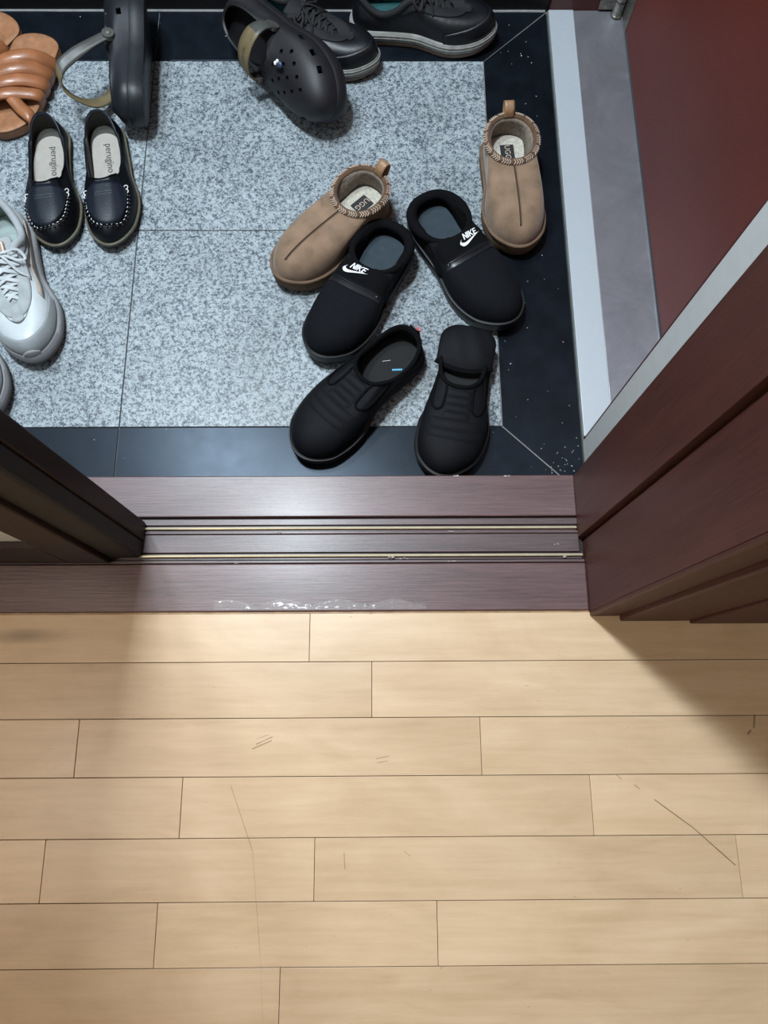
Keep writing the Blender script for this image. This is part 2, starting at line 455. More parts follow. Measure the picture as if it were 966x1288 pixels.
# pale caulk line along the back plinth
b = MB(); b.tube([(-1.17+i*.05, 1.3145+random.uniform(-.0006, .0006), .0005) for i in range(31)], .0022, 6)
tag(b.build('trim_1', grout_pale), 'thin pale caulk line where black tiles meet the back plinth', 'trim', kind='structure')
struct_box('baseboard_back', -1.2, .334, 1.3155, 1.34, -.01, .10, plain('black_plinth', (.006, .006, .007), .5), 'black plinth along the back of the entry')
struct_box('wall_back', -1.2, .60, 1.34, 1.44, 0, 2.4, wall_dark, 'dark panelled back of the entry')
struct_box('wall_left', -1.3, -1.2, .2, 1.44, 0, 2.4, wall_dark, 'dark veneered entry wall on the left')  # unseen wall, made dark so less light bounces into the entry
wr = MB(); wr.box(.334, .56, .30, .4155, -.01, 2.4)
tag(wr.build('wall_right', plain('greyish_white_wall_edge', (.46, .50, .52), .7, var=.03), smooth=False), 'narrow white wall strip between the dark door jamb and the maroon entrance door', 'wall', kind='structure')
wr = MB(); wr.box(.334, .56, .4155, 1.34, 2.08, 2.4)
tag(wr.build('wall_right', wall_white, smooth=False), 'white wall above the entrance door', 'wall', kind='structure')
struct_box('ceiling', -1.55, 1.55, -1.9, 1.46, 2.4, 2.46, ceil_m, 'white ceiling')
struct_box('wall_front', .44, 1.5, .135, .30, .0, 2.4, wall_white, 'wall beside the door casing')
struct_box('wall_front', -1.5, -1.06, .135, .30, .0, 2.4, wall_white, 'wall left of the sliding doors')
struct_box('wall_front', -1.06, .44, .135, .30, 2.16, 2.4, wall_white, 'wall above the sliding doors')
struct_box('wall_left', -1.6, -1.5, -1.9, .30, 0, 2.4, wall_white, 'hall wall on the left')
struct_box('wall_right', 1.5, 1.6, -1.9, .30, 0, 2.4, wall_white, 'hall wall on the right')
struct_box('wall_near', -1.5, 1.5, -1.9, -1.8, 0, 2.4, wall_white, 'hall wall behind the viewer')

# threshold, extruded profile (y,z)
th = empty('door_threshold', (-.4, .22, 0))
def tbox(name, y0, y1, z0, z1, m, x0=-1.06, x1=.2795, bev=.0008, lab=None):
    b = MB(); b.box(x0+.4, x1+.4, y0-.22, y1-.22, z0, z1); o = b.build(name, m, th, smooth=False, bevel=bev)
    if lab: o['label'] = lab
    return o
tbox('sill_board', .2575, .318, .0, TZ, mahog_x, bev=.0015)
tbox('sill_board', .1245, .1905, .0, TZ, mahog_x, x1=.2865, bev=.0018)
track_wood = wood_mat('dusty_track_wood', (.035, .020, .021), (.125, .078, .082), 0, .42, .15, 1, .5)
tbox('track_bed', .1905, .2575, .0, TZ-.006, plain('track_groove_dark', (.018, .013, .012), .8), x1=.2865)  # recessed bed, coloured darker than the strips above it
tbox('track_strip', .2455, .2545, TZ-.006, TZ-.0012, track_wood, x1=.2795)
tbox('track_strip', .2330, .2365, TZ-.006, TZ-.001, track_wood, x1=.2800)
tbox('track_strip', .2065, .2322, TZ-.006, TZ-.0015, track_wood, x1=.2800)
tbox('track_strip', .1915, .1955, TZ-.006, TZ-.001, track_wood, x1=.2860)
for yy, x1 in ((.2408, .2775), (.2015, .283)):
    b = MB(); b.tube([(-1.05+.4+i*(x1+1.05)/20, yy-.22, TZ-.0002) for i in range(21)], .0017, 8)
    b.box(-1.05+.4, x1+.4, yy-.0045-.22, yy+.0035-.22, TZ-.006, TZ-.0038, 1)
    b.build('brass_rail', [brass, track_wood], th, label='thin shiny brass sliding rail')
b = MB(); b.box(-.35, .30+.4, .1222-.22, .1243-.22, WZ-.01, WZ+.0008)
b.build('edge_strip', plain('pale_edge_trim', (.36, .22, .11), .5, var=.3), th, smooth=False)
# crinkled clear tape along the front edge
rng = random.Random(3)
rws = []
for j in range(7):
    rw = []
    for i in range(70):
        x = -.225+i*.0042; y = .1265+j*.0019+(.0035*math.sin(i*.35)*(j > 4))
        rw.append((x+.4, y-.22, TZ+.0004+.0015*rng.random()*(1 if i % 3 else .4)))
    rws.append(rw)
b = MB(); b.grid(rws, False); b.build('tape', film, th, solid=.0002, label='crinkled clear tape along the front edge')
b = MB()
for x, y in ((.035, .1975), (-.14, .235), (.10, .236), (.245, .216), (.255, .199), (.02, .199), (.1, .1935), (-.2, .1925), (.108, .317), (.113, .3172), (.184, .317), (.187, .3168)):
    for k in range(3):
        b.ball((x+.4+rng.uniform(-.006, .006), y-.22+rng.uniform(-.001, .001), TZ), (rng.uniform(.0006, .0028), .0008, .0006), 0, 6, 4)
tag(b.build('lint', plain('dust_lint', (.38, .33, .32), .9), th), kind='stuff')
tag(th, 'dark reddish brown wooden sliding door threshold with two brass rails', 'threshold')

# right jamb and casing
jb = MB()
jb.prism([(.279, .3175), (.334, .3175), (.44, .30), (.44, .131), (.288, .131), (.2865, .1222), (.2865, .2215), (.2865, .2222), (.2955, .2222), (.2955, .2265), (.279, .2268)][::-1], 0, 2.16)
jamb = jb.build('trim_2', mahog_z, smooth=False, bevel=.0008)
tag(jamb, 'dark brown upright door jamb at the right end of the threshold', 'door frame', kind='structure')
for nm, x0, x1, y0 in (('casing_board', .2872, .3275, .1165), ('casing_board', .3275, .4225, .1095), ('casing_board', .4225, .56, .1055)):
    b = MB(); b.box(x0, x1, y0, .131, WZ+.0003, 2.2)
    b.build(nm, mahog_z, jamb, smooth=False, bevel=.0022)
struct_box('trim_3', -1.06, .44, .115, .318, 2.10, 2.16, mahog_z, 'dark door head above the threshold')
struct_box('trim_4', -1.12, -1.05, .115, .318, 0, 2.16, mahog_z, 'dark left jamb of the sliding doors')

# sliding doors
def slide_door(name, x1, x0, ya, yb, label, base=TZ+.0015):
    r = empty(name, ((x0+x1)/2, (ya+yb)/2, 0)); ox, oy = (x0+x1)/2, (ya+yb)/2
    def bx(nm, a, b_, c, d, z0, z1, m, bev=.002):
        q = MB(); q.box(a-ox, b_-ox, c-oy, d-oy, z0, z1); return q.build(nm, m, r, smooth=False, bevel=bev)
    s = .056
    bx('stile', x1-s, x1, ya, yb, base, 2.09, door_wood); bx('stile', x0, x0+s, ya, yb, base, 2.09, door_wood)
    bx('bottom_rail', x0+s, x1-s, ya+.0004, yb-.0004, base, base+.098, door_wood, .001)
    bx('top_rail', x0+s, x1-s, ya+.0004, yb-.0004, 1.99, 2.09, door_wood, .001)
    mid = (ya+yb)/2
    bx('pane', x0+s-.001, x1-s+.001, mid-.003, mid+.003, base+.097, 1.992, plastic_white, 0)
    tag(r, label, 'sliding door', kind='structure')
    return r
d2 = slide_door('door_2', -.3260, -1.03, .2235, .2500, 'dark wooden sliding door on the far brass rail')
q = MB(); cx_, cy_ = (-.326-1.03)/2, (.2235+.25)/2
q.box(-.372-cx_, -.3275-cx_, .1985-cy_, .2236-cy_, TZ+.0015, 2.09)
q.build('edge_seal', plain('black_seal', (.006, .005, .005), .6), d2, smooth=False, bevel=.004, label='black edge seal')
slide_door('door_3', -.3705, -1.045, .1915, .2165, 'dark wooden sliding door nearest the wood floor with a white pane')

# entrance door, sill, frame
ed = empty('door_1', (.475, .865, 0)); E0 = Vector((.475, .865, 0))
def ebox(nm, x0, x1, y0, y1, z0, z1, m, bev=.001, par=None, lab=None):
    q = MB(); q.box(x0-E0.x, x1-E0.x, y0-E0.y, y1-E0.y, z0-E0.z, z1-E0.z)
    o = q.build(nm, m, par or ed, smooth=False, bevel=bev)
    if lab: o['label'] = lab
    return o
ebox('leaf', .4770, .52, .424, 1.304, .016, 2.05, red_m, .003)
ebox('frame_jamb', .3365, .52, 1.3075, 1.335, .0, 2.08, maroon_frame)
ebox('frame_jamb', .3360, .52, .4158, .4215, .0, 2.08, maroon_frame)
ebox('frame_head', .336, .52, .4215, 1.3075, 2.05, 2.08, maroon_frame)
ebox('sill_plate', .3345, .3825, .4216, 1.307, .0, .010, steel_bright, .0008, lab='bright pale steel sill strip')
ebox('sill_plate', .3828, .4765, .4216, 1.307, .0, .0085, steel_dull, .0008, lab='dull grey steel sill plate')
ebox('sill_edge', .3322, .3343, .330, 1.307, -.005, .0075, plain('sill_side_grey', (.13, .14, .13), .6), .0004)
ebox('sill_lip', .4740, .4768, .4216, 1.307, .0085, .0115, steel_dull, .0004)
hg = MB()
for k in range(3):
    z0 = .012+k*.030
    hg.tube([(.4655-E0.x, 1.294-E0.y, z0), (.4655-E0.x, 1.294-E0.y, z0+.028)], .0105, 14)
hg.box(.4755-E0.x, .4772-E0.x, 1.245-E0.y, 1.300-E0.y, .014, .10)
hg.box(.430-E0.x, .4655-E0.x, 1.303-E0.y, 1.3074-E0.y, .014, .10)
hg.ball((.4655-E0.x, 1.294-E0.y, .012), (.012, .012, .005), 0, 12, 6)
hg.build('hinge', hinge_metal, ed, angle=50)
tag(ed, 'maroon painted steel entrance door with its steel sill on the right', 'door', kind='structure')

# ------------------------------------------------------------------ shoe tools
NT = 96
def outline(L, W, inner=+1, heel=.70, waist=.66, bend=.035, toe=2.3, ball=.68, toestart=.74, n=NT):
    """plan outline of a sole, heel at y=0, toe at y=L; inner = side (+x/-x) of the big toe"""
    pts = []
    for i in range(n):
        t = i/n; u = (1-math.cos(2*PI*t))/2; sgn = 1 if t < .5 else -1
        hw = key_interp([(0, heel*1.02), (.16, heel), (.42, waist), (ball, 1.0), (.86, .96), (1, .86)], u)
        if u < .14: hw *= (max(0, 1-(1-u/.14)**2.2))**.5
        if u > toestart: hw *= (max(0, 1-((u-toestart)/(1-toestart))**toe))**.5
        if sgn == inner and u < .65: hw -= .06*math.sin(PI*min(1, max(0, (u-.18)/.47)))
        c = inner*W*(bend*(math.sin(PI*u*1.0)*-1.0)+bend*1.6*u*u)
        pts.append(np.array((c+sgn*hw*W/2, u*L)))
    pts[n//2] = np.array(((pts[n//2-1][0]+pts[n//2+1][0])/2, L))
    pts[0] = np.array(((pts[1][0]+pts[-1][0])/2, 0))
    return np.array(pts)
def normals2(P):
    d = np.roll(P, -1, 0)-np.roll(P, 1, 0); n = np.stack([d[:, 1], -d[:, 0]], 1)
    # loop runs heel -> +x side -> toe: outward normal
    n /= np.maximum(np.linalg.norm(n, axis=1, keepdims=True), 1e-9)
    n = (np.roll(n, 1, 0)+2*n+np.roll(n, -1, 0)); n /= np.maximum(np.linalg.norm(n, axis=1, keepdims=True), 1e-9)
    return n
def ring(P, off, z, L=None, spring=0, heelz=0):
    Q = P+normals2(P)*off
    out = []
    for (x, y) in Q:
        zz = z
        if L:
            u = y/L
            zz += spring*max(0, (u-.68)/.32)**2+heelz*max(0, 1-u/.5)
        out.append((x, y, zz))
    return out
def sole(name, P, prof, mat, parent, L=None, spring=0, cap_top=True, label=None, mats_at=None, bevel=0):
    """prof = list of (offset, z, heelz)"""
    m = MB()
    rws = [ring(P, p[0], p[1], L, spring if len(p) < 4 else p[3], p[2] if len(p) > 2 else 0) for p in prof]
    m.fan([p for p in rws[0]], 0, True)
    for k in range(len(rws)-1):
        m.grid(rws[k:k+2], True, (mats_at[k] if mats_at else 0))
    if cap_top: m.fan(rws[-1], 0)
    return m.build(name, mat, parent, label=label, angle=50)

class Upper:
    def __init__(s, B, R, P1, P2):
        s.B, s.R, s.P1, s.P2 = [np.array(a, float) for a in (B, R, P1, P2)]; s.n = len(s.B)
    def ctrl(s, t):
        f = (t % 1)*s.n; i = int(f) % s.n; j = (i+1) % s.n; f -= int(f)
        return [a[i]*(1-f)+a[j]*f for a in (s.B, s.P1, s.P2, s.R)]
    def at(s, t, q):
        a, b, c, d = s.ctrl(t); k = 1-q
        return a*k**3+3*b*k*k*q+3*c*k*q*q+d*q**3
    def nrm(s, t, q):
        e = 1e-3; q2 = min(q, 1-e)
        du = s.at(t+e, q2)-s.at(t-e, q2); dv = s.at(t, q2+e)-s.at(t, max(0, q2-e))
        n = np.cross(du, dv); l = np.linalg.norm(n); return n/l if l > 1e-12 else np.array((0, 0, 1.))
    def p(s, t, q, off=0):
        return tuple(s.at(t, q)+s.nrm(t, q)*off)
    def rows(s, K=14, q0=0, q1=1):
        return [[tuple(s.at(i/s.n, q0+(q1-q0)*k/K)) for i in range(s.n)] for k in range(K+1)]

def rim(n, cx, y0, y1, w, z, sq=2.0, shift=0):
    out = []
    cy, ry = (y0+y1)/2, (y1-y0)/2
    for i in range(n):
        a = 2*PI*i/n; c, sn = math.cos(a), math.sin(a)
        e = 2/sq
        x = w*math.copysign(abs(sn)**e, sn); y = -ry*math.copysign(abs(c)**e, c)
        u = (y+ry)/(2*ry)
        zz = z(u) if callable(z) else z
        out.append((cx+x+shift*u, cy+y, zz))
    return out
def make_upper(P, zb, R, inset=.003, toe_h=.04, side=.55, bulge=.004, k2=.45, dz=.004, front_bulge=0, spring=0, L=1, heelz=0, side_h=None, vent=0):
    nr = normals2(P); B = []; P1 = []; P2 = []; n = len(P)
    for i in range(n):
        t = i/n; wt = max(0, -math.cos(2*PI*t))**.9
        b2 = P[i]-nr[i]*inset
        u = b2[1]/L
        z0 = zb+spring*max(0, (u-.68)/.32)**2+heelz*max(0, 1-u/.5)
        b = np.array((b2[0], b2[1], z0)); r = np.array(R[i])
        h = (r[2]-z0)*side*(1-wt)+toe_h*1.25*wt
        out = np.array((nr[i][0], nr[i][1], 0))
        p1 = b+out*(bulge*(1-wt)+front_bulge*wt)+np.array((0, 0, h))
        p2 = r+(np.array((b[0], b[1], 0))-np.array((r[0], r[1], 0)))*(k2*wt+.18*(1-wt))
        p2[2] = r[2]-((r[2]-z0)*.25*(1-wt)+dz*wt)
        B.append(b); P1.append(p1); P2.append(p2)
    return Upper(B, R, P1, P2)
def upper_mesh(name, U, mats, parent, thick=.004, K=16, lining_z=.02, insole_in=.012, label=None, both=True, close=False, P=None):
    m = MB(); rws = U.rows(K); m.grid(rws, True, 0)
    # rolled rim and inner wall following the outer one
    inner = []
    K2 = 8
    for k in range(K2+1):
        q = 1-k/K2
        rw = []
        for i in range(U.n):
            p = U.at(i/U.n, q); nn = U.nrm(i/U.n, min(q, .98)); o = p-nn*thick
            if k == 0: o[2] = min(p[2], o[2]+thick*.2)
            if q < .5: o[2] = max(o[2], lining_z*.9)
            rw.append(tuple(o))
        inner.append(rw)
    mid = [tuple((np.array(a)+np.array(b))/2+np.array((0, 0, thick*.45))) for a, b in zip(rws[-1], inner[0])]
    m.grid([rws[-1], mid], True, 0); m.grid([mid, inner[0]], True, 1)
    m.grid(inner, True, 1)
    if close: m.grid([inner[-1], rws[0]], True, 1)
    return m.build(name, mats, parent, label=label, angle=60)
def insole(P, z, inn, mat, parent, L, spring=0, heelz=0, label=None, dome=.0):
    m = MB(); m.fan(ring(P, -inn, z, L, spring, heelz), 0, False, z-dome)
    return m.build('insole', mat, parent, label=label)
def bvh_of(obj):
    me = obj.data
    return BVHTree.FromPolygons([v.co.copy() for v in me.vertices], [tuple(p.vertices) for p in me.polygons])
def drape(name, bvh, verts, faces, mat, parent, off=.0006, solid=0, label=None, zdir=None, smooth=True):
    """lay flat (x,y) mesh onto the surface below it"""
    out = []
    lastz = 0
    for (x, y) in verts:
        h = bvh.ray_cast(Vector((x, y, .4)), Vector((0, 0, -1)))
        if h[0] is None:
            out.append((x, y, lastz))
        else:
            n = h[1] if h[1].z > 0 else -h[1]
            out.append(tuple(h[0]+n*off)); lastz = h[0].z
    m = MB(); m.add(out, faces)
    return m.build(name, mat, parent, solid=solid, label=label, smooth=smooth, merge=False)
def strip2d(path, wdt, rowsn=2):
    """flat ribbon around a 2-D path"""
    P = [np.array(p, float) for p in path]; vs = []; n = len(P); fs = []
    for i in range(n):
        a = P[max(0, i-1)]; b = P[min(n-1, i+1)]; d = b-a; d /= max(np.linalg.norm(d), 1e-9); s = np.array((-d[1], d[0]))
        ww = wdt[i] if isinstance(wdt, (list, tuple)) else wdt
        for k in range(rowsn): vs.append(tuple(P[i]+s*ww*(k/(rowsn-1)-.5)))
    for i in range(n-1):
        for k in range(rowsn-1):
            a = i*rowsn+k; fs.append((a, a+1, a+rowsn+1, a+rowsn))
    return vs, fs
def lin(a, b, n): return [tuple(np.array(a)*(1-i/(n-1))+np.array(b)*i/(n-1)) for i in range(n)]
def catmull(pts, n=8, closed=False):
    P = [np.array(p, float) for p in pts]; out = []; N_ = len(P)
    rg = range(N_) if closed else range(N_-1)
    for i in rg:
        if closed: a, b, c, d = P[(i-1) % N_], P[i], P[(i+1) % N_], P[(i+2) % N_]
        else: a, b, c, d = P[max(0, i-1)], P[i], P[i+1], P[min(N_-1, i+2)]
        for k in range(n):
            t = k/n
            out.append(tuple(.5*((2*b)+(-a+c)*t+(2*a-5*b+4*c-d)*t*t+(-a+3*b-3*c+d)*t**3)))
    if not closed: out.append(tuple(P[-1]))
    return out
def text2d(s, size, shear=0, space=1.0):
    cu = bpy.data.curves.new('text', 'FONT'); cu.body = s; cu.size = size; cu.align_x = 'CENTER'; cu.align_y = 'CENTER'
    cu.shear = shear; cu.space_character = space; cu.resolution_u = 3
    o = bpy.data.objects.new('text', cu); col.objects.link(o)
    dg = bpy.context.evaluated_depsgraph_get(); me = bpy.data.meshes.new_from_object(o.evaluated_get(dg))
    vs = [(v.co.x, v.co.y) for v in me.vertices]; fs = [tuple(p.vertices) for p in me.polygons]
    bpy.data.objects.remove(o); bpy.data.curves.remove(cu); bpy.data.meshes.remove(me)
    return vs, fs
def xf(vs, ang, cx, cy, sx=1, sy=1):
    c, s = math.cos(ang), math.sin(ang)
    return [(cx+(x*sx)*c-(y*sy)*s, cy+(x*sx)*s+(y*sy)*c) for x, y in vs]
def pose(o, heel, toe, L_model):
    d = np.array(toe)-np.array(heel); ang = math.atan2(-d[0], d[1]); o.location = (heel[0], heel[1], 0.0003)
    o.rotation_euler = (0, 0, ang)

# ------------------------------------------------------------------ tan suede slippers with braid
def suede_slipper(inner, label, heel, toe, L=.245, seam_x=0):
    r = empty('suede_slipper'); W = .104
    P = outline(L, W, inner, heel=.80, waist=.80, bend=.02, toe=2.2, toestart=.72)
    sole('sole', P, [(-.006, 0), (-.001, .002), (.0015, .008), (.0015, .024), (0, .029), (-.004, .0305)], suede_sole, r, L, .006)
    m = MB(); m.tube(ring(P, .0008, .0305, L, .004), .0028, 8, True)
    m.build('welt', suede_sole, r)
    R = rim(NT, inner*.001, .006, .094, .041, lambda u: .080-.005*u, 2.1)
    U = make_upper(P, .029, R, inset=.002, toe_h=.036, side=.6, bulge=.001, k2=.55, dz=-.002, L=L, spring=.003)
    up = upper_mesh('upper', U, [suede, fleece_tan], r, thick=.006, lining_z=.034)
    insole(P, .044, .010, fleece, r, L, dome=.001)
    bv = bvh_of(up)
    # braid collar: brown roll wrapped with pale slanted strands
    c = MB(); rr = np.array(R); cen = rr.mean(0)
    path = []
    for p in R:
        v = np.array(p); d = (v-cen); d[2] = 0; d /= np.linalg.norm(d); path.append(v+d*.0015+np.array((0, 0, .001)))
    c.tube(path, .0058, 10, True)
    cl = c.build('collar', suede_dark, r)
    bp = catmull([path[i] for i in range(0, NT, 2)], 3, True); nb = len(bp)
    bl = MB()
    for k in range(0, nb, 2):
        p = Vector(bp[k]); t = (Vector(bp[(k+2) % nb])-Vector(bp[k-2])).normalized(); outv = (p-Vector(cen)); outv.z = 0; outv.normalize()
        for sgn, hgt, o2 in ((1, .0052, .0018), (-1, .0030, .0052)):
            dirv = (t*.75+sgn*(outv*.8-Vector((0, 0, .5*(1 if sgn > 0 else 1))))).normalized()
            q = p+outv*o2+Vector((0, 0, hgt))
            zz = dirv; xx = zz.cross(Vector((0, 0, 1))).normalized(); yy = zz.cross(xx)
            rot = Matrix((xx, yy, zz)).transposed()
            bl.ball(q, (.0009, .0011, .0037), 0 if (k//2) % 5 else 1, 5, 4, rot)
    tag(bl.build('braid', [braid_pale, braid_brown], cl, merge=False), kind='stuff')
    # centre seam with ridge and stitches
    path = [(inner*seam_x*math.sin(PI*i/40)*.3, .099+i*(L-.020-.099)/40) for i in range(41)]
    v, f = strip2d(path, .0026, 3)
    drape('seam', bv, v, f, seam_brown, r, off=.0004, solid=.0014)
    st = MB()
    for i in range(2, 40, 1):
        x, y = path[i]; h = bv.ray_cast(Vector((x-.0028, y, .3)), Vector((0, 0, -1)))
        if h[0]: st.ball(h[0]+Vector((0, 0, .0003)), (.0005, .0013, .0005), 0, 5, 3)
    tag(st.build('stitching', suede_dark, r, merge=False), kind='stuff')
    # pull tab loop at the heel
    tb = MB(); pts = catmull([(0, .004, .072), (0, -.006, .083), (0, -.011, .097), (0, -.004, .102), (0, .006, .096), (0, .010, .084)], 5)
    rws = [[(x, p[1], p[2]) for p in pts] for x in (-.0085, -.004, .004, .0085)]
    tb.grid(rws, False); tb.build('pull_tab', tab_gloss, r, solid=.0016)
    # woven label on the fleece insole with letters
    lb = MB(); lb.box(-.012, .012, .032, .064, .0442, .0458); lo = lb.build('label_patch', label_black, r, smooth=False, bevel=.0004)
    v, f = text2d('UGG', .0135); v = xf(v, PI/2 if inner > 0 else PI/2, 0, .048)
    t = MB(); t.add([(a, b, .0461) for a, b in v], f); t.build('lettering', braid_pale, lo, smooth=False, merge=False, label='pale woven letters')
    # embossed letters low on the outer side near the collar
    sd = inner
    v, f = text2d('UGG', .0085); v = xf(v, PI+sd*-.6, sd*.033, .108)
    drape('embossed_lettering', bv, v, f, suede_emb, r, off=.0003)
    tag(r, label, 'slipper', 'tan suede platform slippers')
    pose(r, heel, toe, L); return r
suede_slipper(+1, 'tan suede platform slipper lying slanted, left of the black slipper beneath it, braided collar', (.008, .868), (-.168, .700), .243)
suede_slipper(-1, 'tan suede platform slipper standing on the black border tiles beside the steel sill', (.2265, .990), (.2420, .763), .232)

# ------------------------------------------------------------------ padded black mule slippers with white logo
def swoosh2d(s):
    top = catmull([(-.50, .17), (-.60, .03), (-.50, -.07), (-.28, -.085), (.10, -.01), (.72, .13)], 6)
    bot = catmull([(-.50, .17), (-.72, -.03), (-.62, -.22), (-.34, -.235), (.08, -.10), (.72, .13)], 6)
    vs = []; fs = []; n = len(top)
    for a, b in zip(top, bot):
        for k in range(4): vs.append(((a[0]*(1-k/3)+b[0]*k/3)*s, (a[1]*(1-k/3)+b[1]*k/3)*s))
    for i in range(n-1):
        for k in range(3):
            q = i*4+k; fs.append((q, q+1, q+5, q+4))
    return vs, fs
def block_letters(s):
    """condensed slanted capitals spelling the word on the band, drawn from bars"""
    L_ = {'N': [((0, 0), (0, 1)), ((0, 1), (.55, 0)), ((.55, 0), (.55, 1))], 'I': [((0, 0), (0, 1))],
          'K': [((0, 0), (0, 1)), ((.05, .42), (.55, 1)), ((.15, .52), (.58, 0))], 'E': [((0, 0), (0, 1)), ((0, .06), (.5, .06)), ((0, .5), (.44, .5)), ((0, .94), (.5, .94))]}
    x = 0; vs = []; fs = []
    for ch, adv in (('N', .80), ('I', .27), ('K', .80), ('E', .6)):
        for a, b in L_[ch]:
            v, f = strip2d(lin(a, b, 5), .19 if a[0] == b[0] else .15, 3); o = len(vs)
            vs += [((x+p[0]+p[1]*.30)*s, p[1]*s) for p in v]; fs += [tuple(o+i for i in q) for q in f]
        x += adv
    return [(p[0]-x*s*.5, p[1]) for p in vs], fs
def mule(inner, label, heel, toe, logo, L=.272):
    r = empty('mule_slipper'); W = .110
    P = outline(L, W, inner, heel=.80, waist=.80, bend=.03, toe=2.5, toestart=.70)
    sole('sole', P, [(-.006, 0), (0, .002), (.0015, .010), (.0008, .022), (-.003, .025)], rubber_black, r, L, .010)
    m = MB(); m.tube(ring(P, .0010, .0245, L, .010), .0018, 8, True); m.build('sole_edge', piping_grey, r)
    R = rim(NT, 0, .006, .102, .042, lambda u: .052+.014*u**1.3, 2.35)
    U = make_upper(P, .023, R, inset=.002, toe_h=.040, side=.7, bulge=.003, k2=.5, dz=.000, L=L, spring=.009)
    up = upper_mesh('upper', U, [navy_cloth, band_cloth], r, thick=.006, lining_z=.028)
    insole(P, .030, .010, insole_slate, r, L, dome=.003)
    bv = bvh_of(up)
    # thick padded collar round the foot opening
    pth = []; rr = np.array(R); cen = rr.mean(0)
    for i, p in enumerate(R):
        v = np.array(p); d = v-cen; d[2] = 0; d /= np.linalg.norm(d); pth.append(tuple(v+d*.003+np.array((0, 0, -.003))))
    rad = [.0085-.0045*max(0, -math.cos(2*PI*i/NT))**.6 for i in range(NT)]
    c = MB(); c.tube(pth, rad, 12, True); c.build('padded_collar', band_cloth, r)
    # padded band across the instep: patch of the upper surface pushed out
    bd = MB(); rows_ = []
    for k in range(9):
        y = .100+k*.0046; rw = []
        hw = .046+.0011*k
        for j in range(25):
            x = -hw+2*hw*j/24
            h = bv.ray_cast(Vector((x, y, .4)), Vector((0, 0, -1)))
            z = h[0].z if h[0] else .03
            rw.append((x, y, z+.0034*math.sin(PI*min(1, k/8+.12))**.5*(1-abs(j/12-1)**6)+.0002))
        rows_.append(rw)
    bd.grid(rows_, False); bo = bd.build('instep_band', band_cloth, r)
    bb = bvh_of(bo)
    # zip tape with shiny rows behind the band
    zp = MB()
    for dy in (.139, .1425, .149):
        path = []
        for j in range(25):
            x = -.046+.092*j/24; h = bv.ray_cast(Vector((x, dy+.004*(1-(x/.046)**2), .4)), Vector((0, 0, -1)))
            if h[0]: path.append(tuple(h[0]+Vector((0, 0, .0008))))
        zp.tube(path, .0011, 6, flat=.7)
    v, f = strip2d([(-.046+.092*j/24, .1455+.004*(1-((-.046+.092*j/24)/.046)**2)) for j in range(25)], .0075, 3)
    z1 = zp.build('zip', zip_gloss, r, label='glossy zip line across the instep')
    drape('zip_tape', bv, v, f, zip_gloss, r, off=.0007)
    h = bv.ray_cast(Vector((inner*-.040, .1425, .4)), Vector((0, 0, -1)))
    if h[0]:
        q = MB(); q.ball(h[0]+Vector((0, 0, .002)), (.0035, .002, .0012), 0, 8, 5); q.build('zip_pull', rubber_gloss, z1)
    # logo: readable from the toe side
    lx, ly, la, ls = logo
    bv3 = BVHTree.FromPolygons(*(lambda a, b_: ([v_.co.copy() for v_ in a.vertices]+[v_.co.copy() for v_ in b_.vertices],
        [tuple(p.vertices) for p in a.polygons]+[tuple(len(a.vertices)+i for i in p.vertices) for p in b_.polygons]))(up.data, bo.data))
    v, f = swoosh2d(ls); v = xf(v, la, lx, ly); lg = drape('logo', bv3, v, f, white_print, r, off=.0009, label='white tick mark with block letters above it')
    v, f = block_letters(ls*.36); v = [(a+ls*.10, b_+ls*.055) for a, b_ in v]; v = xf(v, la, lx, ly); drape('lettering', bv3, v, f, white_print, lg, off=.0010)
    tag(r, label, 'slipper', 'black padded slippers with white tick logo')
    pose(r, heel, toe, L); return r
mule(+1, 'black padded mule slipper with white tick logo, left one, toe over the tan slipper side', (.032, .788), (-.097, .555), (.012, .121, PI, .030), .268)
mule(-1, 'black padded mule slipper with white tick logo, right one, toe on the black border', (.078, .846), (.2215, .612), (-.015, .121, PI+.06, .030), .272)

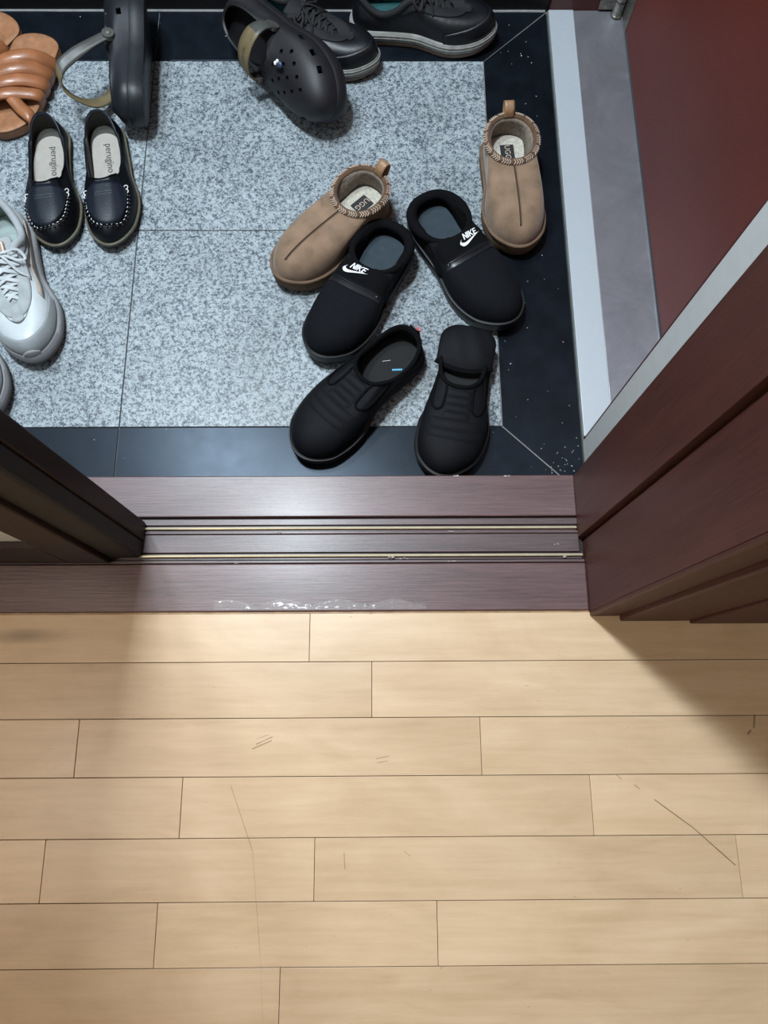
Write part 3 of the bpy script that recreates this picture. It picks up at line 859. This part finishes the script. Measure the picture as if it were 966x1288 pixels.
# ------------------------------------------------------------------ quilted black slip-ons
def slipon(inner, label, heel, toe, L, crushed=False):
    r = empty('slip_on_shoe'); W = .112
    P = outline(L, W, inner, heel=.74, waist=.76, bend=.035, toe=2.4, toestart=.72)
    sole('sole', P, [(-.006, 0), (0, .0015), (.001, .008), (.0005, .020), (-.003, .0225)], rubber_black, r, L, .008)
    m = MB(); m.tube(ring(P, .0012, .012, L, .008), .0012, 6, True); m.tube(ring(P, .0012, .0215, L, .008), .0011, 6, True)
    m.build('sole_edge', piping_grey if not crushed else rubber_gloss, r)
    yf = .46*L
    if crushed: zf = lambda u: .034+.028*u**1.5
    else: zf = lambda u: .066-.014*math.sin(PI*min(1, u*1.15))+.004*u
    R = rim(NT, inner*.002, .010, yf, .036, zf, 2.5)
    U = make_upper(P, .021, R, inset=.002, toe_h=.036, side=.6, bulge=.003, k2=.45, dz=.006, L=L, spring=.007)
    up = upper_mesh('upper', U, [quilt_cloth, insole_black], r, thick=.004, lining_z=.025)
    insole(P, .027, .008, insole_black, r, L)
    bv = bvh_of(up)
    c = MB(); c.tube([tuple(np.array(p)+np.array((0, 0, .0005))) for p in R], .0036, 8, True); c.build('collar', band_cloth, r)
    # elastic gore at both sides of the tongue
    for sg in (1, -1):
        vs, fs = strip2d(catmull([(sg*.036, yf-.030, 0)[:2], (sg*.040, yf+.005), (sg*.040, yf+.028), (sg*.033, yf+.040), (sg*.024, yf+.036), (sg*.021, yf+.010), (sg*.022, yf-.004)], 5), .0035, 3)
        drape('gore_edge', bv, vs, fs, band_cloth, r, off=.0013, solid=.0016)
    # raised tongue panel and quilt puffs across the vamp
    y = yf-.002; k = 0
    while y < L-.072:
        hw = (.0215 if y < yf+.038 else .046)*(1 if y < L-.065 else math.sqrt(max(.1, (L-.012-y)/.055)))
        hgt = .0125 if y < yf+.038 else .0165
        rw = []
        for i in range(7):
            yy = y+hgt*i/6; ln = []
            for j in range(17):
                x = -hw+2*hw*j/16; yb = yy-.006*(1-(x/.05)**2)*-1
                h = bv.ray_cast(Vector((x, min(yb, L-.012), .4)), Vector((0, 0, -1)))
                zz = (h[0].z if h[0] else .025)
                ln.append((x, yb, zz+.0001+.0019*abs(math.sin(PI*i/6))**.6*(1-abs(j/8-1)**6)))
            rw.append(ln)
        q = MB(); q.grid(rw, False); q.build('quilt_panel', quilt_cloth, r)
        y += hgt+.0004; k += 1
    if crushed:
        # trodden-down heel counter folded forward over the insole
        rws = []
        for i in range(12):
            s = i/11; y = .002+.082*s; hw = .046*math.sqrt(max(.02, 1-(1-min(1, s*2.2+.18))**2)); ln = []
            for j in range(19):
                a = j/9-1
                ln.append((a*hw, y-.014*a*a*s-(.004 if s > .9 else 0), .036+.018*math.sin(PI*min(1, .25+.62*s))*(1-abs(a)**3*.6)+.0006*math.sin(j*.9+i*.5)))
            rws.append(ln)
        q = MB(); q.grid(rws, False); fo = q.build('heel_flap', quilt_cloth, r, solid=.006, label='crushed heel folded down over the insole', subsurf=1)
        q = MB(); q.tube([tuple(np.array(p)+np.array((0, 0, -.002))) for p in rws[-1]], .0042, 8); q.build('flap_edge', band_cloth, fo)
    else:
        v, f = text2d('L', .02); v = xf(v, PI-.7, -.012, .064)
        t = MB(); t.add([(a, b_, .0275) for a, b_ in [( .010, .068), (.0106, .068), (.0026, .0575), (.0018, .0575)]], [(0, 1, 2, 3)])
        t.build('insole_mark', white_print, r, smooth=False, merge=False)
        t = MB()
        c2, s2 = math.cos(.82), math.sin(.82)
        for i in range(5):
            x0 = i*.0034; a = [(x0, 0), (x0+.0028, 0), (x0+.0028, .0032), (x0, .0032)]
            t.add([(-.022+px*c2-py*s2*-1*-1, .055+px*s2+py*c2, .0276) for px, py in a], [(0, 1, 2, 3)])
        t.build('insole_label', blue_print, r, smooth=False, merge=False, label='small blue printed label')
    # heel strip and red tag
    a = MB()
    hz0, hz1 = (.024, .040) if crushed else (.024, .066)
    rows_ = [[(x, -.001-.0012*(1-(x/.012)**2)+(.006*(z/hz1)**3 if not crushed else .003*(z-hz0)/.02), z) for x in np.linspace(-.010, .010, 5)] for z in np.linspace(hz0, hz1, 5)]
    a.grid(rows_, False); hs = a.build('heel_strip', rubber_gloss, r, solid=.002)
    a = MB(); z = hz1; a.box(-.008, .002, -.002, .001, z-.010, z-.004); a.build('heel_tag', red_print, hs, smooth=False, bevel=.0006, label='small red tag')
    tag(r, label, 'shoe', 'black quilted slip-on shoes')
    pose(r, heel, toe, L); return r
slipon(-1, 'black quilted slip-on shoe with open collar and blue insole label, left one near the threshold', (.062, .588), (-.134, .388), .277)
slipon(+1, 'black quilted slip-on shoe with its heel trodden down, right one touching the threshold edge', (.152, .600), (.104, .347), .257, True)

# ------------------------------------------------------------------ navy loafers
def loafer(inner, label, heel, toe, L=.262):
    r = empty('loafer'); W = .094
    P = outline(L, W, inner, heel=.72, waist=.76, bend=.04, toe=2.5, toestart=.66)
    sole('sole', P, [(-.006, 0), (-.001, .002), (0, .007), (-.001, .011), (-.003, .012)], rubber_black, r, L, .008)
    m = MB(); m.tube(ring(P, .0002, .0125, L, .008), .0026, 8, True); m.build('welt', welt_tan, r)
    yf = .158
    def zf(u): return .054-.020*math.sin(PI*min(1, u*1.02))**.8+(.004 if u > .9 else 0)
    R = rim(NT, 0, .008, yf, .0315, zf, 2.6)
    R = [(x*(.93 if y < .05 else 1), y-(.0085*max(0, (abs(x)/.031)-.55)/.45*-1 if y > .13 else 0), z) for x, y, z in R]
    U = make_upper(P, .013, R, inset=.0015, toe_h=.034, side=.6, bulge=.0025, k2=.42, dz=.006, L=L, spring=.007)
    up = upper_mesh('upper', U, [leather_navy, lining_navy], r, thick=.0025, lining_z=.016)
    # heel lining (olive) laid inside the rear third
    hl = MB(); rws = []
    for k in range(8):
        q = 1-.98*k/7; rw = []
        for i in range(-23, 24):
            t = i/NT; p = U.at(t, q)-U.nrm(t, min(q, .98))*.0031; rw.append((p[0], p[1], max(p[2], .017)))
        rws.append(rw)
    hl.grid(rws, False); hl.build('heel_lining', lining_olive, r)
    q = MB(); q.fan(ring(P, -.0055, .0170, L), 0); q.build('insole_base', lining_olive, r)
    pr = []
    for x, y, z in ring(P, -.0062, .0178, L):
        if y < .075: k_ = y/.075; x *= .74+.26*k_; y = .020+y*(.055/.075)
        pr.append((x, y, z))
    q = MB(); q.fan(pr, 0); q.build('insole', insole_beige, r)
    bv = bvh_of(up)
    c = MB(); c.tube([tuple(np.array(p)+np.array((0, 0, .0006))) for p in R], .0013, 6, True); c.build('topline', leather_navy, r)
    # apron plate with raised edge
    ap = []
    for i in range(49):
        a = PI*i/48; x = .0355*math.cos(a); x = math.copysign(abs(math.cos(a))**.75, math.cos(a))*.0345; y = .178+(L-.018-.178)*abs(math.sin(a))**.85
        ap.append((x, y))
    vs = []; fs = []; nn = len(ap)
    for k in range(10):
        for (x, y) in ap: vs.append((x*(1-k/10), (y-.162)*(1-k/10*.98)+.162 if k else y))
    # grid between apron outline and the front edge of the opening
    vs = []
    for k in range(13):
        s = k/12
        for j in range(21):
            a = j/10-1
            ye = .163+(.006*abs(a)**2)
            # outline y at this x fraction
            yo = .178+(L-.019-.178)*(1-abs(a)**2.4)**.6
            xw = .0345*a*(1-.12*(1-s))
            vs.append((xw, ye+(yo-ye)*s))
    for k in range(12):
        for j in range(20):
            q = k*21+j; fs.append((q, q+1, q+22, q+21))
    apo = drape('apron', bv, vs, fs, leather_navy_apron, r, off=.0022, solid=.0018)
    # gathered white stitches round the apron
    st = MB(); pl = MB()
    path = [(.0352*math.copysign(abs(math.cos(PI*i/96))**.75, math.cos(PI*i/96)), .178+(L-.0185-.178)*math.sin(PI*i/96)**.8) for i in range(97)]
    # resample evenly
    acc = [0]
    for a, b_ in zip(path, path[1:]): acc.append(acc[-1]+math.hypot(a[0]-b_[0], a[1]-b_[1]))
    ns = 21
    for k in range(1, ns):
        s = acc[-1]*k/ns; i = next(j for j in range(len(acc)) if acc[j] >= s)
        x, y = path[i]; x0, y0 = path[i-1]
        h = bv.ray_cast(Vector((x, y, .3)), Vector((0, 0, -1)))
        if not h[0]: continue
        n2 = Vector((y-y0, -(x-x0), 0)).normalized(); tt = Vector((x-x0, y-y0, 0)).normalized()
        dv = (tt*.9+n2*.35*(1 if x > 0 else 1)).normalized()
        rot = Matrix((dv.cross(Vector((0, 0, 1))), Vector((0, 0, 1)), dv)).transposed()
        st.ball(h[0]+Vector((0, 0, .0026)), (.0007, .0007, .0022), 0, 6, 4, rot)
        for s2 in (.5,):
            pl.ball(h[0]+n2*.0035+Vector((0, 0, .0008)), (.0022, .0022, .0020), 0, 6, 4)
    tag(st.build('white_stitching', stitch_white, apo, merge=False), kind='stuff')
    tag(pl.build('pleat', leather_navy, r, merge=False), kind='stuff')
    # figure-eight lacing rings at the apron corners
    for sg in (1, -1):
        h = bv.ray_cast(Vector((sg*.0345, .172, .3)), Vector((0, 0, -1)))
        base = h[0] if h[0] else Vector((sg*.0345, .172, .04))
        q = MB()
        for dy in (-.0042, .0042):
            q.tube([(base.x+.0033*math.cos(a), base.y+dy+.0040*math.sin(a), base.z+.0022) for a in [2*PI*k/12 for k in range(12)]], .0008, 6, True)
        q.build('lace_loop', stitch_white, r)
    # punched holes on the apron
    ba = bvh_of(apo); hm = MB()
    for k, yy in enumerate((.184, .189, .196, .202, .208, .214, .220, .226, .232)):
        nn_ = 9 if k < 2 else 8
        if k == 2: continue
        for j in range(nn_):
            x = (j-(nn_-1)/2)*.0034
            h = ba.ray_cast(Vector((x, yy, .3)), Vector((0, 0, -1)))
            if h[0]: hm.ball(h[0]+Vector((0, 0, .0008)), (.0006, .0006, .0004), 1 if k < 2 else 0, 6, 3)
    tag(hm.build('perforation', [rubber_black, grout_pale], apo, merge=False), kind='stuff')
    v, f = text2d('perugino', .0175, space=1.02); v = xf(v, -PI/2, -.002, .082)
    v = [(-a, b_) for a, b_ in v]; v = xf([(a, b_-.082) for a, b_ in v], 0, 0, .082)
    v, f = text2d('perugino', .0175, space=1.02); v = xf(v, PI/2, -.006, .080)
    t = MB(); t.add([(a, b_, .0184) for a, b_ in v], f); t.build('insole_print', print_grey, r, smooth=False, merge=False)
    tag(r, label, 'shoe', 'navy leather loafers')
    pose(r, heel, toe, L); return r
loafer(-1, 'navy loafer with white apron stitching, left one, heel against the tan sandal', (-.598, 1.026), (-.560, .776), .258)
loafer(+1, 'navy loafer with white apron stitching, right one, heel below the grey clog strap', (-.502, 1.032), (-.455, .778), .262)

# ------------------------------------------------------------------ sneakers
def sneaker(name, inner, L, W, mats, lace=True, white=True):
    """mats: upper, toe guard, midsole, outsole, lining, lace"""
    r = empty(name)
    P = outline(L, W, inner, heel=.74, waist=.76, bend=.03, toe=2.1, toestart=.70)
    sole('outsole', P, [(-.006, 0), (.001, .001), (.003, .006), (.003, .009)], mats['out'], r, L, .014)
    sole('midsole', P, [(.0015, .009), (.004, .012), (.0035, .020), (.001, .027), (-.004, .029)], mats['mid'], r, L, .012)
    if not white:
        m = MB(); m.tube(ring(P, .0035, .018, L, .012), .0012, 6, True); m.tube(ring(P, .003, .023, L, .012), .0012, 6, True); m.build('sole_line', sole_white, r)
    yf = .70*L
    def zf(u): return .086-.026*math.sin(PI*min(1, u*1.9))*(u < .53)+(.0 if u < .53 else -.024*(u-.53)/.47)
    R = rim(NT, 0, .012, yf, .033, zf, 2.2)
    R = [(x*(1-.46*key_interp([(0, 0), (.32*L, 0), (.46*L, 1), (L, 1)], y)), y, z) for x, y, z in R]
    U = make_upper(P, .027, R, inset=.002, toe_h=.036, side=.6, bulge=.002, k2=.40, dz=.004, L=L, spring=.011)
    up = upper_mesh('upper', U, [mats['up'], mats['lin']], r, thick=.005, lining_z=.032)
    insole(P, .034, .008, mats['lin'], r, L)
    bv = bvh_of(up)
    c = MB(); cp = [R[i % NT] for i in range(-26, 27)]
    c.tube([tuple(np.array(p)+np.array((0, 0, -.002))) for p in cp], .0065, 10); c.build('collar', mats.get('col', mats['up']), r)
    # tongue
    tg = []
    for k in range(10):
        s = k/9; y = .71*L-(.71-.34)*L*s; z = .058+.034*s**.8; hw = .012+.012*s
        tg.append([(hw*a, y-(.004*a*a if k == 9 else 0), z-.007*a*a) for a in np.linspace(-1, 1, 9)])
    q = MB(); q.grid(tg, False); tong = q.build('tongue', mats['ton'], r, solid=.005, subsurf=1)
    # toe guard and side panels following the upper
    def patch(nm, t0, t1, qf, mat, off=.0014, n=60, K=6, q0=0.02, par=None, lab=None):
        rws = []
        for k in range(K+1):
            rw = []
            for i in range(n+1):
                t = t0+(t1-t0)*i/n; a, b_ = qf((i/n)); q_ = a+(b_-a)*k/K
                rw.append(U.p(t, q_, off))
            rws.append(rw)
        q2 = MB(); q2.grid(rws, False); return q2.build(nm, mat, par or r, solid=.0012, label=lab)
    patch('toe_guard', .30, .70, lambda s: (.02, .14+.20*math.sin(PI*s)**.5), mats['toe'])
    patch('eyestay', .20, .455, lambda s: (.72-.1*math.sin(PI*s), .99), mats['eye'])
    patch('eyestay', .545, .80, lambda s: (.72-.1*math.sin(PI*s), .99), mats['eye'])
    patch('eyestay_front', .455, .545, lambda s: (.66, .99), mats['eye'])
    if white:
        patch('side_stripe', .12, .33, lambda s: (.25+.1*s, .38+.1*s), mats['stripe'], .0022, K=2)
        patch('side_stripe', .67, .88, lambda s: (.35-.1*s, .48-.1*s), mats['stripe'], .0022, K=2)
        patch('side_stripe', .14, .31, lambda s: (.48+.1*s, .58+.1*s), mats['eye'], .0022, K=2)
        patch('side_stripe', .69, .86, lambda s: (.58-.1*s, .68-.1*s), mats['eye'], .0022, K=2)
        patch('toe_bumper', .465, .535, lambda s: (-.02, .13*math.sin(PI*(.15+.7*s))), mats['mid'], .003, K=3)
        st = MB()
        for i in range(34):
            t = .405+.19*i/33; p = U.p(t, .64+.03*abs(i/16.5-1), .0012); st.ball(p, .0008, 0, 5, 3)
        tag(st.build('stitching', print_grey, r, merge=False), kind='stuff')
    # laces
    ln = MB()
    for k in range(5 if lace else 3):
        y = yf-.008-k*.013; hw = .015+.0022*k
        zz = .062+.0052*k
        for sg in (1, -1):
            pts = catmull([(-sg*hw*1.05, y+.003, zz-.004), (-sg*hw*.5, y+.0015, zz+.004), (sg*hw*.4, y-.006, zz+.006), (sg*hw*1.1, y-.011, zz+.001)], 5)
            ln.tube(pts, .0034, 8, flat=.32)
    yk = yf-.073; zk = .093
    for sg in (1, -1):
        ln.tube(catmull([(0, yk, zk), (sg*.012, yk+.004, zk+.006), (sg*.030, yk-.002, zk-.002), (sg*.037, yk+.010, zk-.012), (sg*.026, yk+.014, zk-.006), (sg*.010, yk+.006, zk+.002), (0, yk, zk)], 6), .0024, 8, flat=.5)
        ln.tube(catmull([(0, yk, zk+.002), (sg*.010, yk+.012, zk), (sg*.022, yk+.030, zk-.012), (sg*.034, yk+.036, zk-.024)], 6), .0022, 8, flat=.5)
    ln.ball((0, yk+.002, zk+.002), (.006, .005, .004), 0, 8, 6)
    ln.build('laces', mats['lace'], r)
    return r, U, bv, tong
eyestay_grey = plain('pale_grey_nubuck', (.33, .355, .365), .8, bmp=.2)
wm = dict(up=white_leather, toe=grey_suede, mid=midsole_grey, out=outsole_tan, lin=sneaker_lining, lace=lace_white, ton=white_mesh, eye=eyestay_grey, stripe=beige_suede, col=white_mesh)
s1, U1, bv1, tong1 = sneaker('sneaker', -1, .290, .106, wm)
s1['label'] = 'white lace-up sneaker with tan tongue label, below the left navy loafer'
s1['category'] = 'sneaker'; s1['group'] = 'white lace-up sneakers at the left edge'
LB = Matrix.Translation((0, .108, .0925)) @ Matrix.Rotation(math.radians(-12), 4, 'X')
def lbox(q, x0, x1, y0, y1, z0, z1):
    t = MB(); t.box(x0, x1, y0, y1, z0, z1); q.add([tuple(LB @ Vector(v)) for v in t.v], t.f)
q = MB(); lbox(q, -.012, .012, 0, .024, 0, .003); lb = q.build('tongue_label', tongue_tan, s1, smooth=False, bevel=.001)
q = MB()
for a in ((-.010, .010, .0015, .0028), (-.010, .010, .0212, .0225), (-.010, -.0088, .0015, .0225), (.0088, .010, .0015, .0225), (.002, .0045, .005, .019), (-.006, .002, .005, .0075), (-.0035, .002, .011, .013)):
    lbox(q, *a, .003, .0036)
q.build('label_emblem', white_print, lb, smooth=False, label='white outlined block letter')
pose(s1, (-.648, .828), (-.564, .549), .290)
def copy_tree(o, parent=None):
    c = o.copy(); col.objects.link(c)
    if parent: c.parent = parent
    for ch in o.children: copy_tree(ch, c)
    return c
s2 = copy_tree(s1); s2['label'] = 'white lace-up sneaker cut by the left frame edge, beside the sliding door'
pose(s2, (-.800, .682), (-.612, .460), .290); s2.scale = (-1, 1, 1)

bm_ = dict(up=leather_black, toe=leather_black, mid=sole_white, out=outsole_tan, lin=teal_lining, lace=leather_dull, ton=leather_dull, eye=leather_dull, stripe=leather_dull, col=leather_dull)
k1, _, _, _ = sneaker('sneaker', +1, .285, .106, bm_, white=False)
k1['label'] = 'black leather sneaker with scuffed white sole at the back, toe pointing right'
k1['category'] = 'sneaker'; k1['group'] = 'black leather sneakers at the back'
pose(k1, (-.048, 1.272), (.222, 1.240), .285); k1.scale = (.96, .96, 1)
k2 = copy_tree(k1); k2['label'] = 'black leather sneaker partly under the charcoal clog, toe by its side'
k2.scale = (-1, 1, 1)
pose(k2, (-.242, 1.270), (-.008, 1.162), .262); k2.scale = (-.93, .93, .95)

# ------------------------------------------------------------------ tan strap sandals
def sandal(label, heel, toe, straps, L=.245):
    r = empty('strap_sandal'); W = .104
    P = outline(L, W, 1, heel=.86, waist=.88, bend=.02, toe=2.2, toestart=.72)
    sole('sole', P, [(-.004, 0), (0, .002), (0, .013), (-.001, .015)], sandal_sole, r, L, .004)
    m = MB(); rws = [ring(P, -.001, .015, L, .004), ring(P, .0, .019, L, .004), ring(P, -.003, .0215, L, .004), ring(P, -.010, .0200, L, .004)]
    m.grid(rws, True); m.fan(rws[-1], 0, False, .0185); m.build('footbed', sandal_bed, r, angle=60)
    for k, (y0, y1, h, rr) in enumerate(straps):
        pts = [(-.048, y0, .010), (-.054, y0*.98+y1*.02, .030), (-.030, y0*.8+y1*.2, h-.004), (0, (y0+y1)/2, h+.003), (.030, y0*.2+y1*.8, h-.004), (.054, y1, .030), (.048, y1, .010)]
        q = MB(); q.tube(catmull(pts, 7), rr*.56, 14, flat=1.75, up=(0, 1, 0)); q.build('strap', sandal_leather, r)
    tag(r, label, 'sandal', 'tan leather strap sandals')
    pose(r, heel, toe, L); return r
st_ = [(.074, .128, .056, .0135), (.098, .152, .053, .0135), (.122, .176, .049, .013), (.148, .196, .044, .012), (.200, .120, .040, .012)]
sandal('tan leather sandal with padded crossed straps, touching the left loafer heel', (-.640, 1.236), (-.686, 1.008), st_, .235)
sandal('tan leather sandal half outside the left frame edge, behind the other sandal', (-.704, 1.280), (-.832, 1.094), st_, .235)

# ------------------------------------------------------------------ foam clogs
def strap_ribbon(mbb, pts, wd, side, thick=.0025, mi=0):
    """flat strap along pts; side = list of unit vectors for its width"""
    rows_ = []
    for k_, (p, s) in enumerate(zip(pts, side)):
        wd_ = wd[k_] if isinstance(wd, list) else wd
        p = Vector(p); s = Vector(s).normalized(); rows_.append([tuple(p+s*wd_*a) for a in (-.5, -.2, .2, .5)])
    mbb.grid(rows_, False, mi)
def clog(name, foam, label, strap_keys, strap_side, strap_mat, split=None, holes=True, charm=False, text=False, L=.280):
    r = empty(name); W = .112
    P = outline(L, W, 1, heel=.78, waist=.82, bend=.03, toe=2.5, toestart=.68)
    sole('sole', P, [(-.010, 0), (-.002, .003), (.001, .012), (.001, .026), (-.002, .030)], foam, r, L, .012, cap_top=False)
    R = rim(NT, 0, .014, .150, .034, lambda u: .056+.006*u+.014*max(0, (u-.6)/.4)**2, 2.2)
    U = make_upper(P, .028, R, inset=.001, toe_h=.052, side=.6, bulge=.002, k2=.40, dz=.004, front_bulge=.0, L=L, spring=.010)
    body = upper_mesh('upper', U, [foam, rubber_black], r, thick=.005, lining_z=.030, close=True)
    insole(P, .032, .005, rubber_black, r, L, spring=.008)
    if holes:
        cut = MB()
        hp = [(-.024, .172), (.0, .168), (.024, .172), (-.034, .190), (-.012, .188), (.012, .188), (.034, .190), (-.024, .207), (0, .206), (.024, .207), (-.012, .224), (.012, .224), (0, .240)]
        for x, y in hp:
            cut.tube([(x, y, .02+.010), (x, y, .12)], .0036, 10)
        for t in (.30, .345, .39):
            for tt in (t, 1-t):
                p = Vector(U.at(tt, .22)); n = Vector(U.nrm(tt, .22))
                tg_ = (Vector(U.at(tt+.004, .22))-Vector(U.at(tt-.004, .22))).normalized(); up_ = n.cross(tg_)
                v = [p+n*a+tg_*b_*.0062+up_*c_*.0042 for a in (-.012, .012) for b_, c_ in ((-1, -1), (1, -1), (1, 1), (-1, 1))]
                cut.add(v, [(0, 1, 2, 3), (4, 5, 6, 7), (0, 1, 5, 4), (1, 2, 6, 5), (2, 3, 7, 6), (3, 0, 4, 7)])
        co = cut.build('cutter', foam, None, smooth=False)
        bo = body.modifiers.new('holes', 'BOOLEAN'); bo.object = co; bo.solver = 'EXACT'; bo.operation = 'DIFFERENCE'
        dg = bpy.context.evaluated_depsgraph_get(); dg.update()
        me = bpy.data.meshes.new_from_object(body.evaluated_get(dg))
        body.modifiers.clear()
        if len(me.polygons) > 500: body.data = me
        bpy.data.objects.remove(co)
    # strap, rivets
    pts = catmull(strap_keys, 6); sd = catmull(strap_side, 6)
    q = MB(); strap_ribbon(q, pts, [.017+(.017 if charm else .004)*math.sin(PI*i/(len(pts)-1)) for i in range(len(pts))], sd, mi=0)
    if split:
        for i in range(len(q.m)): q.m[i] = 1 if i//3 >= split*6 else 0
    so = q.build('heel_strap', [strap_mat, clog_olive], r, solid=.0028)
    if text:
        v, f = text2d('crocs', .0125, space=1.25); o3 = []; n_ = len(pts)
        for a, b_ in v:
            k_ = min(n_-1.001, max(0, text+a/.0045)); i_ = int(k_); f_ = k_-i_
            p_ = Vector(pts[i_]).lerp(Vector(pts[i_+1]), f_); s_ = Vector(sd[i_]).normalized(); t_ = (Vector(pts[i_+1])-Vector(pts[i_])).normalized()
            n3 = s_.cross(t_).normalized()
            if n3.z < 0: n3 = -n3
            o3.append(tuple(p_-s_*b_+n3*.0018))
        t3 = MB(); t3.add(o3, f); t3.build('embossed_lettering', print_grey, so, smooth=False, merge=False)
    for sg, key in ((1, strap_keys[0]), (-1, strap_keys[-1])):
        c = Vector(key); q = MB()
        q.tube([c-Vector((sg*.003, 0, 0)), c+Vector((sg*.0045, 0, 0))], [.0115, .0105], 20)
        rv = q.build('rivet', clog_strap, r, angle=50)
        q = MB(); q.ball(c+Vector((sg*.005, 0, 0)), (.0015, .0045, .0045), 0, 12, 6); q.build('rivet_cap', rivet_grey, rv)
    return r, U
def settle(r, heel_xy, ang, roll, pitch=0, lift=0):
    E_ = Matrix.Rotation(ang, 4, 'Z') @ Matrix.Rotation(roll, 4, 'Y') @ Matrix.Rotation(pitch, 4, 'X')
    zs = []
    def walk(o, m):
        for ch in o.children:
            if ch.type == 'MESH' and 'strap' not in ch.name and 'rivet' not in ch.name:
                zs.extend(((m @ v.co).z*r.scale.z for v in ch.data.vertices))
            walk(ch, m)
    walk(r, E_)
    r.rotation_euler = E_.to_euler(); r.location = (heel_xy[0], heel_xy[1], -min(zs)+.0005+lift)
# left clog: on its side, opening to the left, strap flopped out over the sandal
zdir = (0, 0, 1)
keysL = [(.043, .132, .062), (.040, .114, .088), (.034, .090, .118), (.024, .066, .142), (.0, .056, .144), (-.020, .050, .124), (-.036, .058, .095), (-.043, .085, .072), (-.043, .132, .062)]
sideL = [(0, .9, .4), (0, .8, .6), (.3, .6, .6), (.4, .9, .5), (0, 1, .4), (-.2, .9, .6), (0, .8, .6), (0, .7, .7), (0, .9, .4)]
clA, UA = clog('foam_clog', clog_foam_blue, '', keysL, sideL, clog_strap, split=3, holes=True)
tag(clA, 'dark foam clog tipped on its side with its strap flopped out beside the tan sandal', 'clog', 'dark foam clogs')
settle(clA, (-.408, 1.004), math.radians(3), math.radians(-80))
keysC = [(-.043, .132, .062), (-.041, .128, .078), (-.030, .126, .094), (-.010, .124, .101), (.012, .124, .100), (.032, .126, .090), (.041, .130, .076), (.043, .132, .062)]
sideC = [(0, .9, .4), (0, .95, .3), (0, 1, .2), (0, 1, .2), (0, 1, .2), (0, 1, .2), (0, .95, .3), (0, .9, .4)]
clB, UB = clog('foam_clog', clog_foam, '', keysC, sideC, clog_strap, split=2, charm=True, text=24, L=.292)
tag(clB, 'charcoal foam clog with round vent holes and olive strap, leaning on a black sneaker', 'clog', 'dark foam clogs')
# small generic blue and white charm in one vent hole
p = Vector(UB.at(.5, .5)); q = MB()
q.ball((-.012, .188, .085), (.005, .007, .003), 0, 10, 6); q.ball((-.010, .181, .087), (.0035, .003, .002), 1, 8, 5); q.ball((-.015, .184, .087), (.003, .003, .002), 1, 8, 5)
q.build('charm', [plain('blue_charm', (.03, .05, .12), .4), white_print], clB, label='tiny blue and white charm')
clB.scale = (1.05, 1.05, 1.05)
settle(clB, (-.254, 1.262), math.radians(-137), math.radians(57))

# pale crumbs and dust bits lying on the black border tiles
rd = random.Random(11); q = MB()
for k in range(110):
    z = rd.random()
    if z < .45: x, y = rd.gauss(.305, .018), rd.gauss(.375, .03)
    elif z < .8: x, y = rd.uniform(.215, .325), rd.uniform(.36, 1.28)
    else: x, y = rd.uniform(-1.0, .2), rd.choice((rd.uniform(.335, .44), rd.uniform(1.2, 1.31)))
    x = min(x, .326)
    a = rd.uniform(.0004, .0011); q.ball((x, y, a*.5), (a*rd.uniform(.8, 2), a, a*.5), 0, 5, 3, Matrix.Rotation(rd.uniform(0, 3), 3, 'Z'))
tag(q.build('crumbs', plain('pale_crumbs', (.5, .5, .48), .9), merge=False), 'scattered pale crumbs of dirt on the black border tiles', 'dirt', kind='stuff')
